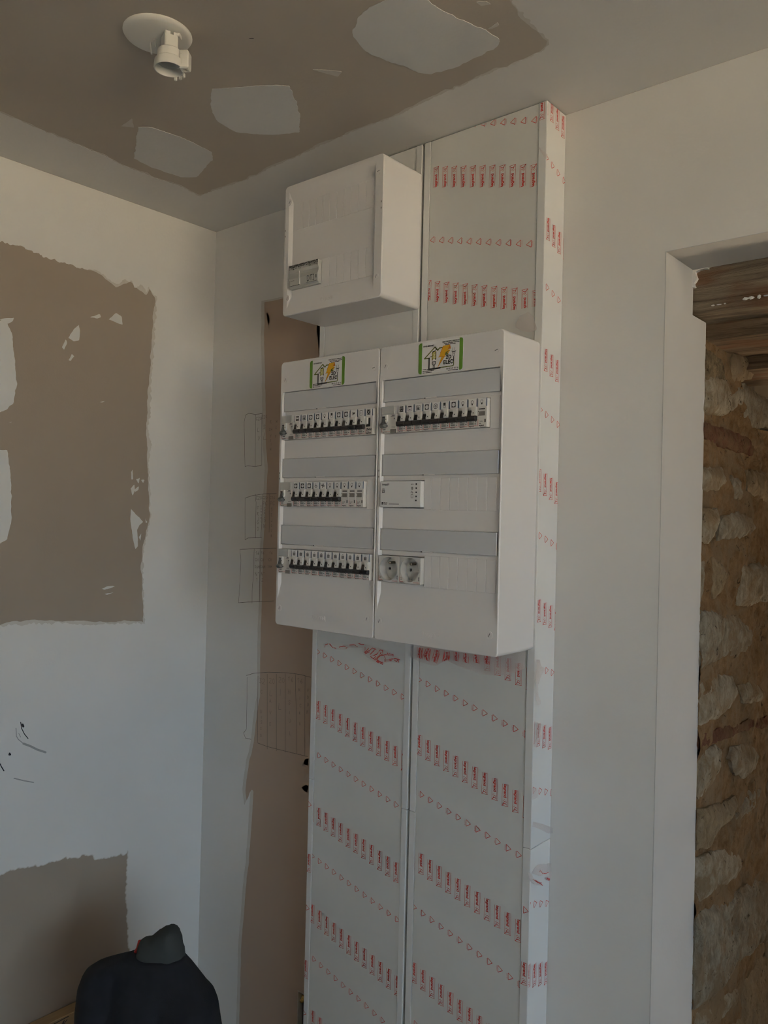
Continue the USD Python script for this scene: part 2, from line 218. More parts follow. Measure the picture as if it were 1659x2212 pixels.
# outlines measured on the walls, ceiling, trunking and stone jamb (metres)
D = {'ceil_kraft':[(-0.2614,-0.5346),(-0.2663,-0.4491),(-0.2705,-0.3265),(-0.2802,-0.2926),(-0.2803,-0.2078),(-0.2747,-0.1541),(-0.2845,-0.0972),(-0.1991,-0.0939),(-0.1579,-0.092),(-0.1032,-0.0931),(-0.0451,-0.1003),(-0.0064,-0.0994),(0.1017,-0.1072),(0.1876,-0.1107),(0.273,-0.1074),(0.3544,-0.1158),(0.4306,-0.1206),(0.4852,-0.1197),(0.5194,-0.1185),(0.5712,-0.1251),(0.5834,-0.1417),(0.5845,-0.1864),(0.5886,-0.2498)],'ceil_patches':[[(0.4082,-0.3504),(0.434,-0.3557),(0.4581,-0.3553),(0.4857,-0.3504),(0.5047,-0.3306),(0.5032,-0.3135),(0.5099,-0.2703),(0.5271,-0.2167),(0.5312,-0.1897),(0.5187,-0.1737),(0.4886,-0.1704),(0.44,-0.1663),(0.398,-0.1746),(0.3863,-0.1887),(0.382,-0.2116),(0.3691,-0.2454),(0.3606,-0.2827),(0.3706,-0.3187),(0.378,-0.3297)],[(0.0942,-0.3561),(0.1484,-0.3228),(0.1879,-0.2991),(0.2005,-0.2858),(0.1722,-0.2439),(0.1431,-0.2077),(0.0991,-0.1679),(0.0622,-0.1853),(0.0355,-0.2058),(0.0091,-0.2371),(0.0144,-0.2825),(0.035,-0.3114),(0.0651,-0.3364)],[(-0.1141,-0.3561),(-0.0958,-0.3398),(-0.0867,-0.2772),(-0.0904,-0.2136),(-0.1181,-0.1923),(-0.1656,-0.1761),(-0.2079,-0.1614),(-0.2346,-0.1817),(-0.2419,-0.2422),(-0.2351,-0.2893)],[(-0.1362,-0.3774),(-0.097,-0.3809),(-0.123,-0.3607)],[(0.2639,-0.2957),(0.2792,-0.2821),(0.2951,-0.2648),(0.2806,-0.2578),(0.275,-0.2706)],[(0.5314,-0.2174),(0.5494,-0.222),(0.5475,-0.2155),(0.5349,-0.2146)],[(0.5517,-0.2764),(0.5623,-0.2705),(0.5639,-0.2618),(0.5522,-0.2662)]],'left_kraft':[(-0.4517,2.1766),(-0.4062,2.1781),(-0.3543,2.1684),(-0.2825,2.1665),(-0.2477,2.1732),(-0.2213,2.1617),(-0.201,2.1515),(-0.1788,2.1689),(-0.1592,2.1674),(-0.1542,2.1542),(-0.137,2.1685),(-0.1246,2.1516),(-0.1179,2.1688),(-0.1064,2.1494),(-0.0966,2.1474),(-0.1009,2.0453),(-0.1064,1.9446),(-0.1045,1.8787),(-0.1122,1.8517),(-0.1026,1.8138),(-0.1084,1.7651),(-0.102,1.7131),(-0.1,1.6439),(-0.1083,1.5998),(-0.1145,1.5654),(-0.1151,1.5039),(-0.1063,1.4063),(-0.1797,1.4124),(-0.2709,1.4181),(-0.3009,1.4245),(-0.3544,1.4271),(-0.4318,1.4281)],'left_kraft2':[(-0.4188,0.9394),(-0.4007,0.9446),(-0.368,0.94),(-0.3243,0.933),(-0.2843,0.9352),(-0.2582,0.9254),(-0.2425,0.9275),(-0.2176,0.9201),(-0.2151,0.9064),(-0.1763,0.9027),(-0.1386,0.8996),(-0.1343,0.9106),(-0.1346,0.8387),(-0.136,0.8083),(-0.1327,0.7764),(-0.1238,0.6701),(-0.1133,0.5086),(-0.1015,0.3078),(-0.4063,0.4716)],'left_patches':[[(-0.4697,2.0216),(-0.4342,2.0242),(-0.4245,2.0034),(-0.4167,1.9499),(-0.4118,1.9049),(-0.4181,1.8674),(-0.4296,1.8524),(-0.4648,1.8349)],[(-0.4477,2.0261),(-0.4208,2.0351),(-0.4224,2.0275),(-0.4385,2.017)],[(-0.4631,1.7716),(-0.4275,1.7735),(-0.4199,1.7303),(-0.4157,1.6758),(-0.4154,1.6301),(-0.4228,1.5982),(-0.4579,1.576)],[(-0.3072,2.0158),(-0.2945,2.0375),(-0.2844,2.0473),(-0.2809,2.0353),(-0.2835,2.0153),(-0.2958,2.0111)],[(-0.3198,1.9944),(-0.3122,2.012),(-0.309,2.0059),(-0.3156,1.9903)],[(-0.3049,1.97),(-0.2981,1.9837),(-0.2929,1.9797),(-0.3008,1.9687)],[(-0.2154,2.0728),(-0.1992,2.0902),(-0.1856,2.0859),(-0.1816,2.0674)],[(-0.2587,2.069),(-0.2375,2.0803),(-0.2341,2.074),(-0.2426,2.0693)],[(-0.1516,1.7459),(-0.1483,1.7523),(-0.1465,1.7307),(-0.15,1.7295)],[(-0.1517,1.7099),(-0.1426,1.7185),(-0.1411,1.7052),(-0.1466,1.6947)],[(-0.1383,1.7311),(-0.129,1.7347),(-0.1321,1.7211)],[(-0.1253,1.7297),(-0.117,1.7312),(-0.1203,1.7227)],[(-0.1423,1.7072),(-0.1308,1.716),(-0.1329,1.7076),(-0.1398,1.7021)],[(-0.1492,1.6637),(-0.1432,1.6587),(-0.1178,1.6363),(-0.1282,1.6279),(-0.1327,1.6175),(-0.1292,1.5812),(-0.1361,1.5741),(-0.1454,1.6123),(-0.1509,1.6431)],[(-0.1275,1.6019),(-0.1218,1.6092),(-0.1237,1.5936)],[(-0.1132,1.6437),(-0.107,1.6354),(-0.1105,1.6332)],[(-0.2164,1.4903),(-0.2022,1.4956),(-0.1821,1.4947),(-0.1988,1.4904),(-0.2097,1.488)],[(-0.2084,1.4789),(-0.1873,1.4808),(-0.2039,1.4767)],[(-0.2311,1.8914),(-0.2203,1.8958),(-0.2246,1.8922)],[(-0.4262,1.8282),(-0.4171,1.8301),(-0.4207,1.8279)]],'back_kraft':[(-0.2621,2.1474),(-0.1889,2.1454),(-0.0754,2.1433),(-0.0729,2.0685),(-0.0302,2.0237),(0.0193,0.5346),(-0.2917,0.3941),(-0.292,0.4872),(-0.2875,0.6711),(-0.2753,0.8242),(-0.2688,0.8662),(-0.2605,0.9885),(-0.2588,1.0288),(-0.2784,0.9914),(-0.2864,1.0276),(-0.2773,1.0911),(-0.2628,1.1343),(-0.2541,1.2022),(-0.2447,1.2499),(-0.2478,1.3764),(-0.2457,1.49),(-0.2459,1.5814),(-0.2406,1.695),(-0.2368,1.7632),(-0.2473,1.8319),(-0.2507,1.9238),(-0.2598,2.0411)],'back_smear':[[(-0.0926,1.1244),(-0.0831,1.1383),(-0.0734,1.1423),(-0.0756,1.1251),(-0.087,1.1276)],[(-0.0924,1.0769),(-0.0785,1.087),(-0.0727,1.0815),(-0.0751,1.0691),(-0.0879,1.07)],[(-0.0811,2.0637),(-0.0658,2.0656),(-0.0636,1.9981),(-0.0705,1.9969),(-0.0757,2.0292)],[(-0.2437,2.1214),(-0.2322,2.106),(-0.2332,2.0904),(-0.2361,2.0856),(-0.2414,2.1021)]],'pencil':[[(-0.3076,1.8884),(-0.3118,1.8693),(-0.3092,1.8422),(-0.3047,1.7689)],[(-0.3076,1.8884),(-0.2962,1.892),(-0.2831,1.89),(-0.2733,1.8873),(-0.2494,1.8889)],[(-0.3047,1.7689),(-0.2949,1.7708),(-0.2688,1.7681),(-0.2466,1.7708)],[(-0.2717,1.8872),(-0.2703,1.851),(-0.2689,1.7692)],[(-0.2494,1.8889),(-0.2499,1.8605),(-0.2466,1.7718)],[(-0.3019,1.6959),(-0.2776,1.7013),(-0.2379,1.7055),(-0.1944,1.7065)],[(-0.3019,1.6959),(-0.3006,1.6595),(-0.2983,1.5995)],[(-0.2983,1.5995),(-0.287,1.6042),(-0.2405,1.6068)],[(-0.2665,1.7055),(-0.2626,1.6865),(-0.2611,1.6051)],[(-0.241,1.7055),(-0.2409,1.6603),(-0.2437,1.6078)],[(-0.2175,1.7044),(-0.2159,1.6191)],[(-0.3156,1.5763),(-0.265,1.5806),(-0.19,1.5848)],[(-0.3156,1.5763),(-0.3113,1.5518),(-0.3126,1.4979),(-0.3159,1.4525)],[(-0.3159,1.4525),(-0.2685,1.4587),(-0.1949,1.467)],[(-0.265,1.5806),(-0.2649,1.533),(-0.2681,1.4905),(-0.2684,1.4555)],[(-0.2443,1.5804),(-0.2438,1.5238),(-0.243,1.4609)],[(-0.2816,1.2886),(-0.2545,1.2978),(-0.2076,1.3065),(-0.1473,1.314),(-0.1036,1.3162),(-0.0723,1.3147)],[(-0.2782,1.2849),(-0.2775,1.2246),(-0.2769,1.1664),(-0.2863,1.1561),(-0.2794,1.1458),(-0.26,1.1464)],[(-0.2359,1.1427),(-0.2015,1.1412),(-0.1412,1.1432),(-0.0763,1.1456)],[(-0.2415,1.2933),(-0.2375,1.1434)],[(-0.2105,1.3019),(-0.2044,1.1355)],[(-0.18,1.3063),(-0.1739,1.1376)],[(-0.1516,1.3113),(-0.1455,1.1403)],[(-0.1194,1.3139),(-0.1091,1.1448)],[(-0.0893,1.3152),(-0.0848,1.1448)]],'pen_left':[[(-0.3862,1.2331),(-0.384,1.2207),(-0.3781,1.2085),(-0.3702,1.1977)],[(-0.3953,1.2227),(-0.3939,1.2069),(-0.39,1.1997),(-0.3794,1.1893),(-0.364,1.1807),(-0.3504,1.1714),(-0.3326,1.1622)],[(-0.3823,1.2278),(-0.3804,1.2237)],[(-0.4069,1.1755),(-0.405,1.1724),(-0.4077,1.173)],[(-0.4246,1.1583),(-0.4227,1.1534),(-0.417,1.1431)],[(-0.3963,1.1238),(-0.3774,1.1149),(-0.3563,1.1063)],[(-0.3894,1.2115),(-0.3854,1.2034)]],'stones':[('stone',[(0.2285,1.9077),(0.2921,1.9251),(0.3539,1.9261),(0.3736,1.8994),(0.3706,1.8652),(0.3332,1.8527),(0.2319,1.8494)]),('stone',[(0.4617,1.9287),(0.5513,1.9228),(0.612,1.9213),(0.7549,1.9294),(0.7232,1.8607),(0.6163,1.8601),(0.5106,1.8496),(0.4378,1.8642)]),('stone',[(0.4021,1.9933),(0.4724,1.9835),(0.5329,1.9661),(0.4897,1.9416),(0.3935,1.9191),(0.3782,1.9509)]),('stone',[(0.4068,1.9193),(0.4679,1.9207),(0.4505,1.8832),(0.3837,1.865),(0.3729,1.8697)]),('brick',[(0.2329,1.8322),(0.3098,1.8338),(0.4399,1.8312),(0.5578,1.8265),(0.5292,1.7967),(0.3748,1.7981),(0.2949,1.8014),(0.2345,1.8065)]),('stone',[(0.2264,1.755),(0.3389,1.762),(0.3657,1.7385),(0.3291,1.7185),(0.2286,1.7177)]),('stone',[(0.4068,1.7525),(0.4596,1.7431),(0.4535,1.7077),(0.4146,1.7133)]),('stone',[(0.4896,1.767),(0.6226,1.7702),(0.7308,1.7565),(0.6987,1.7056),(0.5657,1.7112),(0.4981,1.727)]),('stone',[(0.2347,1.6889),(0.3139,1.6868),(0.3296,1.6707),(0.3169,1.6378),(0.2749,1.6259),(0.2338,1.6286)]),('stone',[(0.3567,1.6778),(0.4495,1.683),(0.5223,1.6753),(0.554,1.6556),(0.5245,1.6417),(0.4667,1.6356),(0.337,1.6311),(0.34,1.6626)]),('stone',[(0.2309,1.6029),(0.2722,1.5939),(0.2743,1.5579),(0.2577,1.5285),(0.2331,1.5285)]),('stone',[(0.3047,1.6012),(0.3883,1.5849),(0.3924,1.561),(0.3655,1.5369),(0.3043,1.5281),(0.3016,1.5729)]),('stone',[(0.4506,1.5804),(0.5742,1.5859),(0.6907,1.573),(0.7129,1.508),(0.5043,1.5005),(0.4383,1.5138),(0.4313,1.5376)]),('stone',[(0.234,1.5128),(0.3548,1.5058),(0.4625,1.4831),(0.5462,1.4537),(0.5539,1.43),(0.4955,1.4135),(0.3603,1.4159),(0.2877,1.4124),(0.2377,1.4123)]),('stone',[(0.2389,1.391),(0.3247,1.3914),(0.4145,1.3795),(0.4487,1.3531),(0.4445,1.3319),(0.4052,1.3166),(0.3173,1.3148),(0.241,1.3179)]),('stone',[(0.4596,1.3559),(0.5287,1.3553),(0.6242,1.3232),(0.6095,1.3018),(0.4875,1.3164)]),('brick',[(0.242,1.3004),(0.394,1.287),(0.5339,1.2772),(0.7679,1.2466),(0.7694,1.2262),(0.5056,1.2596),(0.3695,1.268),(0.2435,1.2751)]),('stone',[(0.2461,1.2682),(0.3396,1.2671),(0.3655,1.252),(0.3599,1.2198),(0.3246,1.1948),(0.2782,1.1834),(0.2459,1.1961)]),('stone',[(0.4365,1.2446),(0.5522,1.2281),(0.5881,1.1978),(0.578,1.1627),(0.5116,1.1686),(0.4539,1.1861),(0.4244,1.2229)]),('stone',[(0.2516,1.1742),(0.3767,1.153),(0.4621,1.1447),(0.4717,1.1247),(0.4184,1.1082),(0.3596,1.1032),(0.3189,1.0901),(0.2535,1.1045),(0.2491,1.1419)]),('stone',[(0.4833,1.12),(0.5431,1.1386),(0.6217,1.1246),(0.5927,1.0847),(0.541,1.0798),(0.4376,1.1004)]),('stone',[(0.2475,1.0937),(0.382,1.0674),(0.4775,1.0349),(0.5083,0.9988),(0.4667,0.9871),(0.3608,1.0028),(0.2773,1.0066),(0.2466,1.0328)]),('stone',[(0.2489,0.9944),(0.3878,0.9728),(0.4966,0.9579),(0.5864,0.9467),(0.6826,0.9109),(0.8341,0.8565),(0.8412,0.7606),(0.6914,0.7862),(0.6281,0.7959),(0.5206,0.8103),(0.4508,0.8076),(0.3601,0.8118),(0.2881,0.8227),(0.2471,0.8353),(0.2437,0.9321)]),('stone',[(0.2494,0.7968),(0.2771,0.8173),(0.3607,0.8016),(0.5028,0.7754),(0.4826,0.7397),(0.3516,0.7493)]),('stone',[(0.5209,0.7606),(0.6299,0.7696),(0.8061,0.7223),(0.8208,0.5211),(0.4037,0.7166),(0.5124,0.7149)])],'letters':[('C20',-0.2699,1.8817,0.0074),('L',-0.2641,1.857,0.0096),('V',-0.2618,1.8378,0.0106),('C20',-0.2492,1.8836,0.0063),('S',-0.2436,1.8622,0.0095),('L',-0.243,1.8443,0.0158),('R',-0.222,1.8714,0.0073),('CH',-0.2245,1.8538,0.0063),('Y',-0.2208,1.839,0.0063),('T',-0.2204,1.8275,0.0052),('I',-0.2186,1.8191,0.0052),('N',-0.2197,1.8087,0.0052),('M',-0.2019,1.8702,0.0062),('C',-0.2029,1.8558,0.0052),('O',-0.2038,1.8371,0.0051),('C20',-0.2631,1.7002,0.0074),('F',-0.259,1.677,0.0085),('R',-0.2586,1.6643,0.0084),('I',-0.2549,1.6528,0.0064),('G',-0.2578,1.6453,0.0084),('O',-0.2573,1.6305,0.0084),('C20',-0.2408,1.7002,0.0063),('PC',-0.2388,1.6887,0.0084),('S',-0.2352,1.6751,0.0073),('A',-0.2348,1.6657,0.0063),('L',-0.2345,1.6573,0.0063),('O',-0.2342,1.6489,0.0073),('N',-0.2353,1.6374,0.0084),('C16',-0.2158,1.7003,0.0063),('PC',-0.2138,1.6888,0.0083),('S',-0.2117,1.6743,0.0073),('E',-0.2113,1.6618,0.0062),('J',-0.2108,1.6494,0.0063),('O',-0.2104,1.6369,0.0052),('U',-0.21,1.6265,0.0051),('R',-0.2095,1.6141,0.0052),('C',-0.2464,1.6802,0.0042),('O',-0.2462,1.6739,0.0042),('N',-0.2459,1.6676,0.0042),('G',-0.2457,1.6603,0.0042),('E',-0.2454,1.6529,0.0042),('L',-0.2451,1.6456,0.0042),('16',-0.26,1.5745,0.0074),('CH',-0.261,1.5586,0.0063),('SAM',-0.262,1.5427,0.0063),("N'",-0.2598,1.527,0.0084),('1',-0.2562,1.5145,0.0084),('16',-0.2409,1.5753,0.0062),('CH',-0.2419,1.5595,0.0062),('SAM',-0.2429,1.5438,0.0063),("N'",-0.2392,1.5282,0.0073),('2',-0.2371,1.5148,0.0074),('16',-0.2128,1.5766,0.0062),('CH',-0.2153,1.5609,0.0062),('SAM',-0.2179,1.5452,0.0052),('32',-0.2367,1.2899,0.0115),('20',-0.204,1.2946,0.0113),('20',-0.1722,1.3013,0.0112),('16',-0.1426,1.3066,0.0101),('16',-0.1134,1.3078,0.01),('L',-0.2015,1.2681,0.0133),('A',-0.2008,1.2476,0.0072),('V',-0.1998,1.222,0.0082),('E',-0.1989,1.1964,0.0072),('I',-0.1713,1.2749,0.0143),('L',-0.1717,1.2442,0.0142),('H',-0.1416,1.2784,0.01),('S',-0.1393,1.2556,0.0091),('I',-0.1369,1.2317,0.006),('U',-0.1364,1.2157,0.008),('L',-0.1339,1.188,0.007),('M',-0.1097,1.2863,0.0079),('I',-0.1062,1.2689,0.0069),('C',-0.1043,1.2533,0.0069),('R',-0.1051,1.2362,0.0059),('O',-0.1043,1.2135,0.006),('C',-0.231,1.2636,0.0073),('U',-0.2309,1.2187,0.0072),('I',-0.2288,1.2056,0.0063),('S',-0.2284,1.1952,0.0072),('S',-0.2294,1.1804,0.0062),('O',-0.2289,1.1649,0.0062),('F',-0.0813,1.2887,0.0069),('O',-0.0822,1.2747,0.0068),('U',-0.0817,1.259,0.0069),('R',-0.0825,1.2431,0.0069)],'jacketL':[(-0.5189,0.6457),(-0.5195,0.7034),(-0.5196,0.7431),(-0.5214,0.7859),(-0.5197,0.819),(-0.5128,0.8398),(-0.4965,0.8509),(-0.4679,0.8615),(-0.4351,0.8705)],'jacketR':[(-0.2566,0.6518),(-0.2645,0.7094),(-0.2712,0.7489),(-0.2762,0.7834),(-0.2832,0.8014),(-0.2917,0.8095),(-0.3045,0.8282),(-0.3207,0.8526),(-0.336,0.8712)],'hood':[(-0.4249,0.8584),(-0.4205,0.8832),(-0.4159,0.8957),(-0.411,0.9),(-0.3978,0.9019),(-0.3865,0.9121),(-0.3768,0.9189),(-0.3661,0.9225),(-0.3571,0.9227),(-0.3487,0.9171),(-0.3435,0.9073),(-0.338,0.8852),(-0.3325,0.8605)],'hoodred':[(-0.4316,0.8648),(-0.4237,0.879),(-0.4207,0.8915),(-0.4166,0.8924),(-0.4188,0.8791),(-0.4233,0.8609)],'film_low':[(0.2528,1.4281),(0.2535,1.4065),(0.2758,1.4019),(0.2945,1.3995),(0.3108,1.4001),(0.3227,1.4073),(0.3336,1.412),(0.3475,1.409),(0.3612,1.4061),(0.3862,1.4016),(0.4013,1.3983),(0.4298,1.4),(0.4521,1.404),(0.4713,1.4113),(0.4883,1.4197),(0.4876,1.4487),(0.4361,1.4324)],'film_logo_x':[0.2745,0.2921,0.3114,0.3325,0.3532,0.3744,0.3952,0.4175],'crumple':[(0.0286,1.3973),(0.0332,1.406),(0.0476,1.41),(0.0573,1.4066),(0.0717,1.4048),(0.0825,1.4101),(0.098,1.4114),(0.1131,1.4171),(0.1311,1.4204),(0.158,1.4163),(0.1813,1.4142),(0.214,1.4096),(0.2296,1.4004),(0.2257,1.3934),(0.2061,1.3935),(0.1893,1.3869),(0.1735,1.3854),(0.1573,1.3909),(0.1407,1.401),(0.1345,1.4102),(0.1164,1.408),(0.1042,1.4071),(0.0905,1.4015),(0.0671,1.3991),(0.0511,1.4024),(0.0398,1.401)],'crumple_ink':[[(0.0348,1.399),(0.0394,1.4047),(0.0458,1.4072)],[(0.0498,1.4077),(0.0571,1.4034)],[(0.0603,1.4027),(0.0699,1.4015)],[(0.0777,1.4047),(0.0854,1.4074),(0.0916,1.4064)],[(0.0933,1.4038),(0.0978,1.4072)],[(0.1038,1.4118),(0.116,1.4139)],[(0.1175,1.414),(0.1251,1.411)],[(0.1264,1.4173),(0.1355,1.4167),(0.1414,1.4178)],[(0.1408,1.4113),(0.1448,1.4029),(0.1505,1.4113)],[(0.1448,1.4024),(0.155,1.408),(0.1622,1.4133),(0.1724,1.4124)],[(0.1567,1.4005),(0.1667,1.4089),(0.1695,1.4115)],[(0.1464,1.4009),(0.1551,1.4053)],[(0.1583,1.3969),(0.1698,1.4017),(0.1796,1.4116),(0.1868,1.4114),(0.1841,1.4056)],[(0.1598,1.396),(0.1657,1.3935),(0.1685,1.3982)],[(0.1672,1.3915),(0.1757,1.4002),(0.1812,1.4075)],[(0.1701,1.3913),(0.1799,1.4013),(0.1842,1.4035)],[(0.1828,1.4017),(0.1956,1.4049),(0.2166,1.406)],[(0.1997,1.4087),(0.204,1.4055)],[(0.204,1.4081),(0.2152,1.4079)],[(0.1902,1.3945),(0.2043,1.3974),(0.2182,1.4008),(0.2279,1.4)],[(0.1917,1.3925),(0.2086,1.3956)],[(0.2169,1.398),(0.2211,1.3953),(0.2238,1.3999),(0.226,1.3949)],[(0.1914,1.4011),(0.1958,1.3974)]],'scraps':[[(-0.0023,1.0936),(0.0062,1.1014),(0.0195,1.101),(0.0596,1.0909),(0.0713,1.0765),(0.0671,1.064),(0.0576,1.0663),(0.0524,1.0786),(0.0355,1.0802),(0.0249,1.0805)],[(-0.0141,1.0989),(-0.0037,1.0934),(0.0025,1.0855),(0.0253,1.0706),(0.0317,1.0625),(0.0104,1.071),(-0.0091,1.084)],[(-0.0026,1.4357),(0.0108,1.4341),(0.0127,1.4242),(0.0266,1.4172),(0.0179,1.4085),(0.0077,1.4039),(0.004,1.3865),(0.014,1.3625),(0.005,1.3624),(-0.0016,1.3798),(-0.0041,1.4025)],[(0.0063,1.3339),(0.0185,1.328),(0.0148,1.3099),(0.0047,1.3029),(0.0051,1.2931),(-0.0024,1.2968),(0.0,1.309)],[(-0.0083,1.2314),(0.0049,1.2298),(0.0113,1.2193),(0.0087,1.2125),(-0.0045,1.2113)],[(-0.003,1.1768),(0.0318,1.163),(0.0601,1.1499),(0.0637,1.1397),(0.0495,1.1429),(0.0215,1.1575),(-0.0041,1.169)]],'flaps':[[(0.4554,1.9771),(0.462,1.993),(0.481,1.9994),(0.4907,1.9859),(0.4946,1.9689),(0.4853,1.9648),(0.4679,1.9693)],[(0.4922,2.2664),(0.5001,2.2559),(0.5061,2.2512),(0.5064,2.2407),(0.4986,2.2495)]],'scrap_ink':[[(0.0185,1.0901),(0.0245,1.0897),(0.0292,1.0844),(0.0416,1.0798),(0.0508,1.0791)],[(0.0086,1.079),(0.0301,1.0645)],[(0.0026,1.0825),(0.0147,1.0741)],[(0.0117,1.075),(0.0269,1.0694)]]}
# ------------------------------------------------------------------ the room shell
XL, YB, XR, YF = -.435, .065, 4.1, -3.1
OX0, OX1, OZ = .678, 1.52, .6275 + ZB
T = .0004                                   # thickness of a coat of jointing compound
def on_left(h=T):  return lambda v: np.c_[np.full(len(v), XL + h), v[:, 0], v[:, 1]]
def on_back(h=T):  return lambda v: np.c_[v[:, 0], np.full(len(v), YB - h), v[:, 1]]
def on_ceil(h=T):  return lambda v: np.c_[v[:, 0], v[:, 1], np.full(len(v), CEIL - h)]
def sheet(poly, face, h=T):
    """a thin coat with real thickness: front face plus its rim"""
    f0, f1 = face(h), face(-.002); out = [flat(poly, f0)]
    for g in getattr(poly, 'geoms', [poly]):
        for r in [g.exterior, *g.interiors]:
            q = np.array(r.coords)[:-1]; n = len(q); i = np.arange(n); j = (i + 1) % n
            out.append((np.vstack([f0(q), f1(q)]), np.c_[i, j, j + n, i + n]))
    return cat_(out)
def struct(name, mesh, m, **k): return obj(name, mesh, m, kind='structure', **k)

floor = struct('floor', bx(XL - .1, XR + .1, YF - .1, 2.3, -.1, 0), 'floor', label='grey bare concrete floor of the unfinished room', cat='floor')
hole = bx(-.088, -.055, .05, .115, .50, .641)                     # the cut-out beside the trunking
wall_back = struct('wall_back', bx(XL - .1, XR + .1, YB, .18, 0, CEIL) - bx(OX0, OX1, 0, .3, -.1, OZ) - hole, 'kraft', label='plasterboard wall carrying the electrical boards, half skimmed white', cat='wall')
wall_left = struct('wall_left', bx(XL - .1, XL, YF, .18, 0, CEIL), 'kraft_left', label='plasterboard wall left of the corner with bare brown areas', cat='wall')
ceiling = struct('ceiling', bx(XL - .1, XR + .1, YF - .1, .18, CEIL, CEIL + .1), 'kraft', label='plasterboard ceiling, bare brown board with white filler patches', cat='ceiling')
wy0, wy1, wz0, wz1 = WIN
struct('wall_right', bx(XR, XR + .1, YF - .1, .18, 0, CEIL) - bx(XR - .1, XR + .2, wy0, wy1, wz0, wz1), 'plaster', label='white plastered wall with the window', cat='wall')
struct('wall_front', bx(XL - .1, XR + .1, YF - .1, YF, 0, CEIL), 'plaster', label='white plastered wall opposite the electrical boards', cat='wall')
win = UsdGeom.Xform.Define(stage, path_for(None, 'window_1')).GetPrim(); tag(win, 'white framed window in the right wall', 'window', kind='structure')
fr = bx(XR + .01, XR + .07, wy0, wy1, wz0, wz1) - bx(XR, XR + .1, wy0 + .05, wy1 - .05, wz0 + .05, wz1 - .05)
fr = fr + bx(XR + .01, XR + .07, (wy0 + wy1) / 2 - .03, (wy0 + wy1) / 2 + .03, wz0, wz1)
obj('window_frame', fr, 'white_pvc', win)
obj('pane', bx(XR + .036, XR + .042, wy0 + .05, (wy0 + wy1) / 2 - .03, wz0 + .05, wz1 - .05), 'glass', win)
obj('pane', bx(XR + .036, XR + .042, (wy0 + wy1) / 2 + .03, wy1 - .05, wz0 + .05, wz1 - .05), 'glass', win)
obj('window_sill', bx(XR - .03, XR + .02, wy0 - .03, wy1 + .03, wz0 - .03, wz0), 'white_pvc', win)
g = bx(-40, 60, -50, 40, -.6, -.5)
struct('ground', g, 'ground', label='sunlit pale ground outside the house', cat='ground')

# coats of jointing compound on the bare boards
k1 = ragged(D['left_kraft'] + [(-1.15, D['left_kraft'][-1][1]), (-1.15, D['left_kraft'][0][1] + .05)], .0050, .0028, 190, 3)
k2 = ragged(D['left_kraft2'][:-2] + [(-.095, .02), (-1.15, .02), (-1.15, .96)], .0045, .003, 170, 5)
obj('joint_compound', sheet(sbox(YF, .001, YB, CEIL - .001).difference(unary_union([k1, k2])), on_left), 'plaster', wall_left, label='white jointing compound around the bare brown board')
obj('thin_compound', sheet(unary_union([k1, k2]).difference(unary_union([ragged(list(k1.simplify(.01).buffer(-.004).exterior.coords), .004, .004, 60, 11), k2.buffer(-.002)])), on_left, .0002), 'thin_plaster', wall_left)
for i, p in enumerate(D['left_patches']):
    q = ragged(p, .002 if i < 3 else .0012, .003, 120, 20 + i)
    obj('filler_patch', sheet(q, on_left, .0010 if i == 1 else .0006), 'patch', wall_left, label='pale filler spot over a screw' if i in (0, 2) else None)
kb = ragged([q for q in D['back_kraft'] if q[1] > .6 and q[0] < .01] , .002, .005, 50, 8)
kb = ragged(D['back_kraft'][:5] + [(.019, .05), (-.29, .05)] + D['back_kraft'][8:], .0016, .005, 60, 8)
full = sbox(XL, .001, XR, CEIL - .001).difference(sbox(OX0, 0, OX1, OZ)).difference(sbox(-.09, .49, -.053, .645))
obj('joint_compound', sheet(full.difference(kb), on_back), 'plaster', wall_back, label='white jointing compound along the corner and right of the trunking')
k3 = kb.intersection(affinity.translate(kb.buffer(-.0045), .006, 0)).intersection(full)
obj('thin_compound', sheet(kb.intersection(full).difference(k3), on_back, .0002), 'thin_plaster', wall_back)
obj('bare_board', sheet(k3, on_back, .0002), 'kraft_dark', wall_back, label='bare brown plasterboard face beside the trunking')
for i, p in enumerate(D['back_smear']): obj('filler_patch', sheet(ragged(p, .001, .002, 150, 60 + i), on_back, .0002), 'thin_plaster', wall_back)
kc = ragged(D['ceil_kraft'] + [(.60, -3.0), (-.27, -3.0)], .0048, .003, 150, 9)
obj('joint_compound', sheet(sbox(XL, YF, XR, YB).difference(kc), on_ceil), 'plaster', ceiling, label='broad white band of jointing compound along the walls')
obj('thin_compound', sheet(kc.difference(ragged(list(kc.simplify(.004).buffer(-.004).exterior.coords), .004, .004, 60, 12)), on_ceil, .0002), 'thin_plaster', ceiling)
for i, p in enumerate(D['ceil_patches']):
    q = ragged(p, .0025 if i < 3 else .001, .003, 110, 30 + i)
    obj('filler_patch', sheet(q, on_ceil, .0006), 'patch' if i < 3 else 'thin_plaster', ceiling,
        label=['largest filler patch, near the trunking', 'middle filler patch with a square end', 'filler patch nearest the left corner'][i] if i < 3 else None)
obj('grease_mark', sheet(Polygon([(.2495, -.409), (.2545, -.4055), (.255, -.4065), (.2498, -.410)]), on_ceil, .0003), 'ink', ceiling)

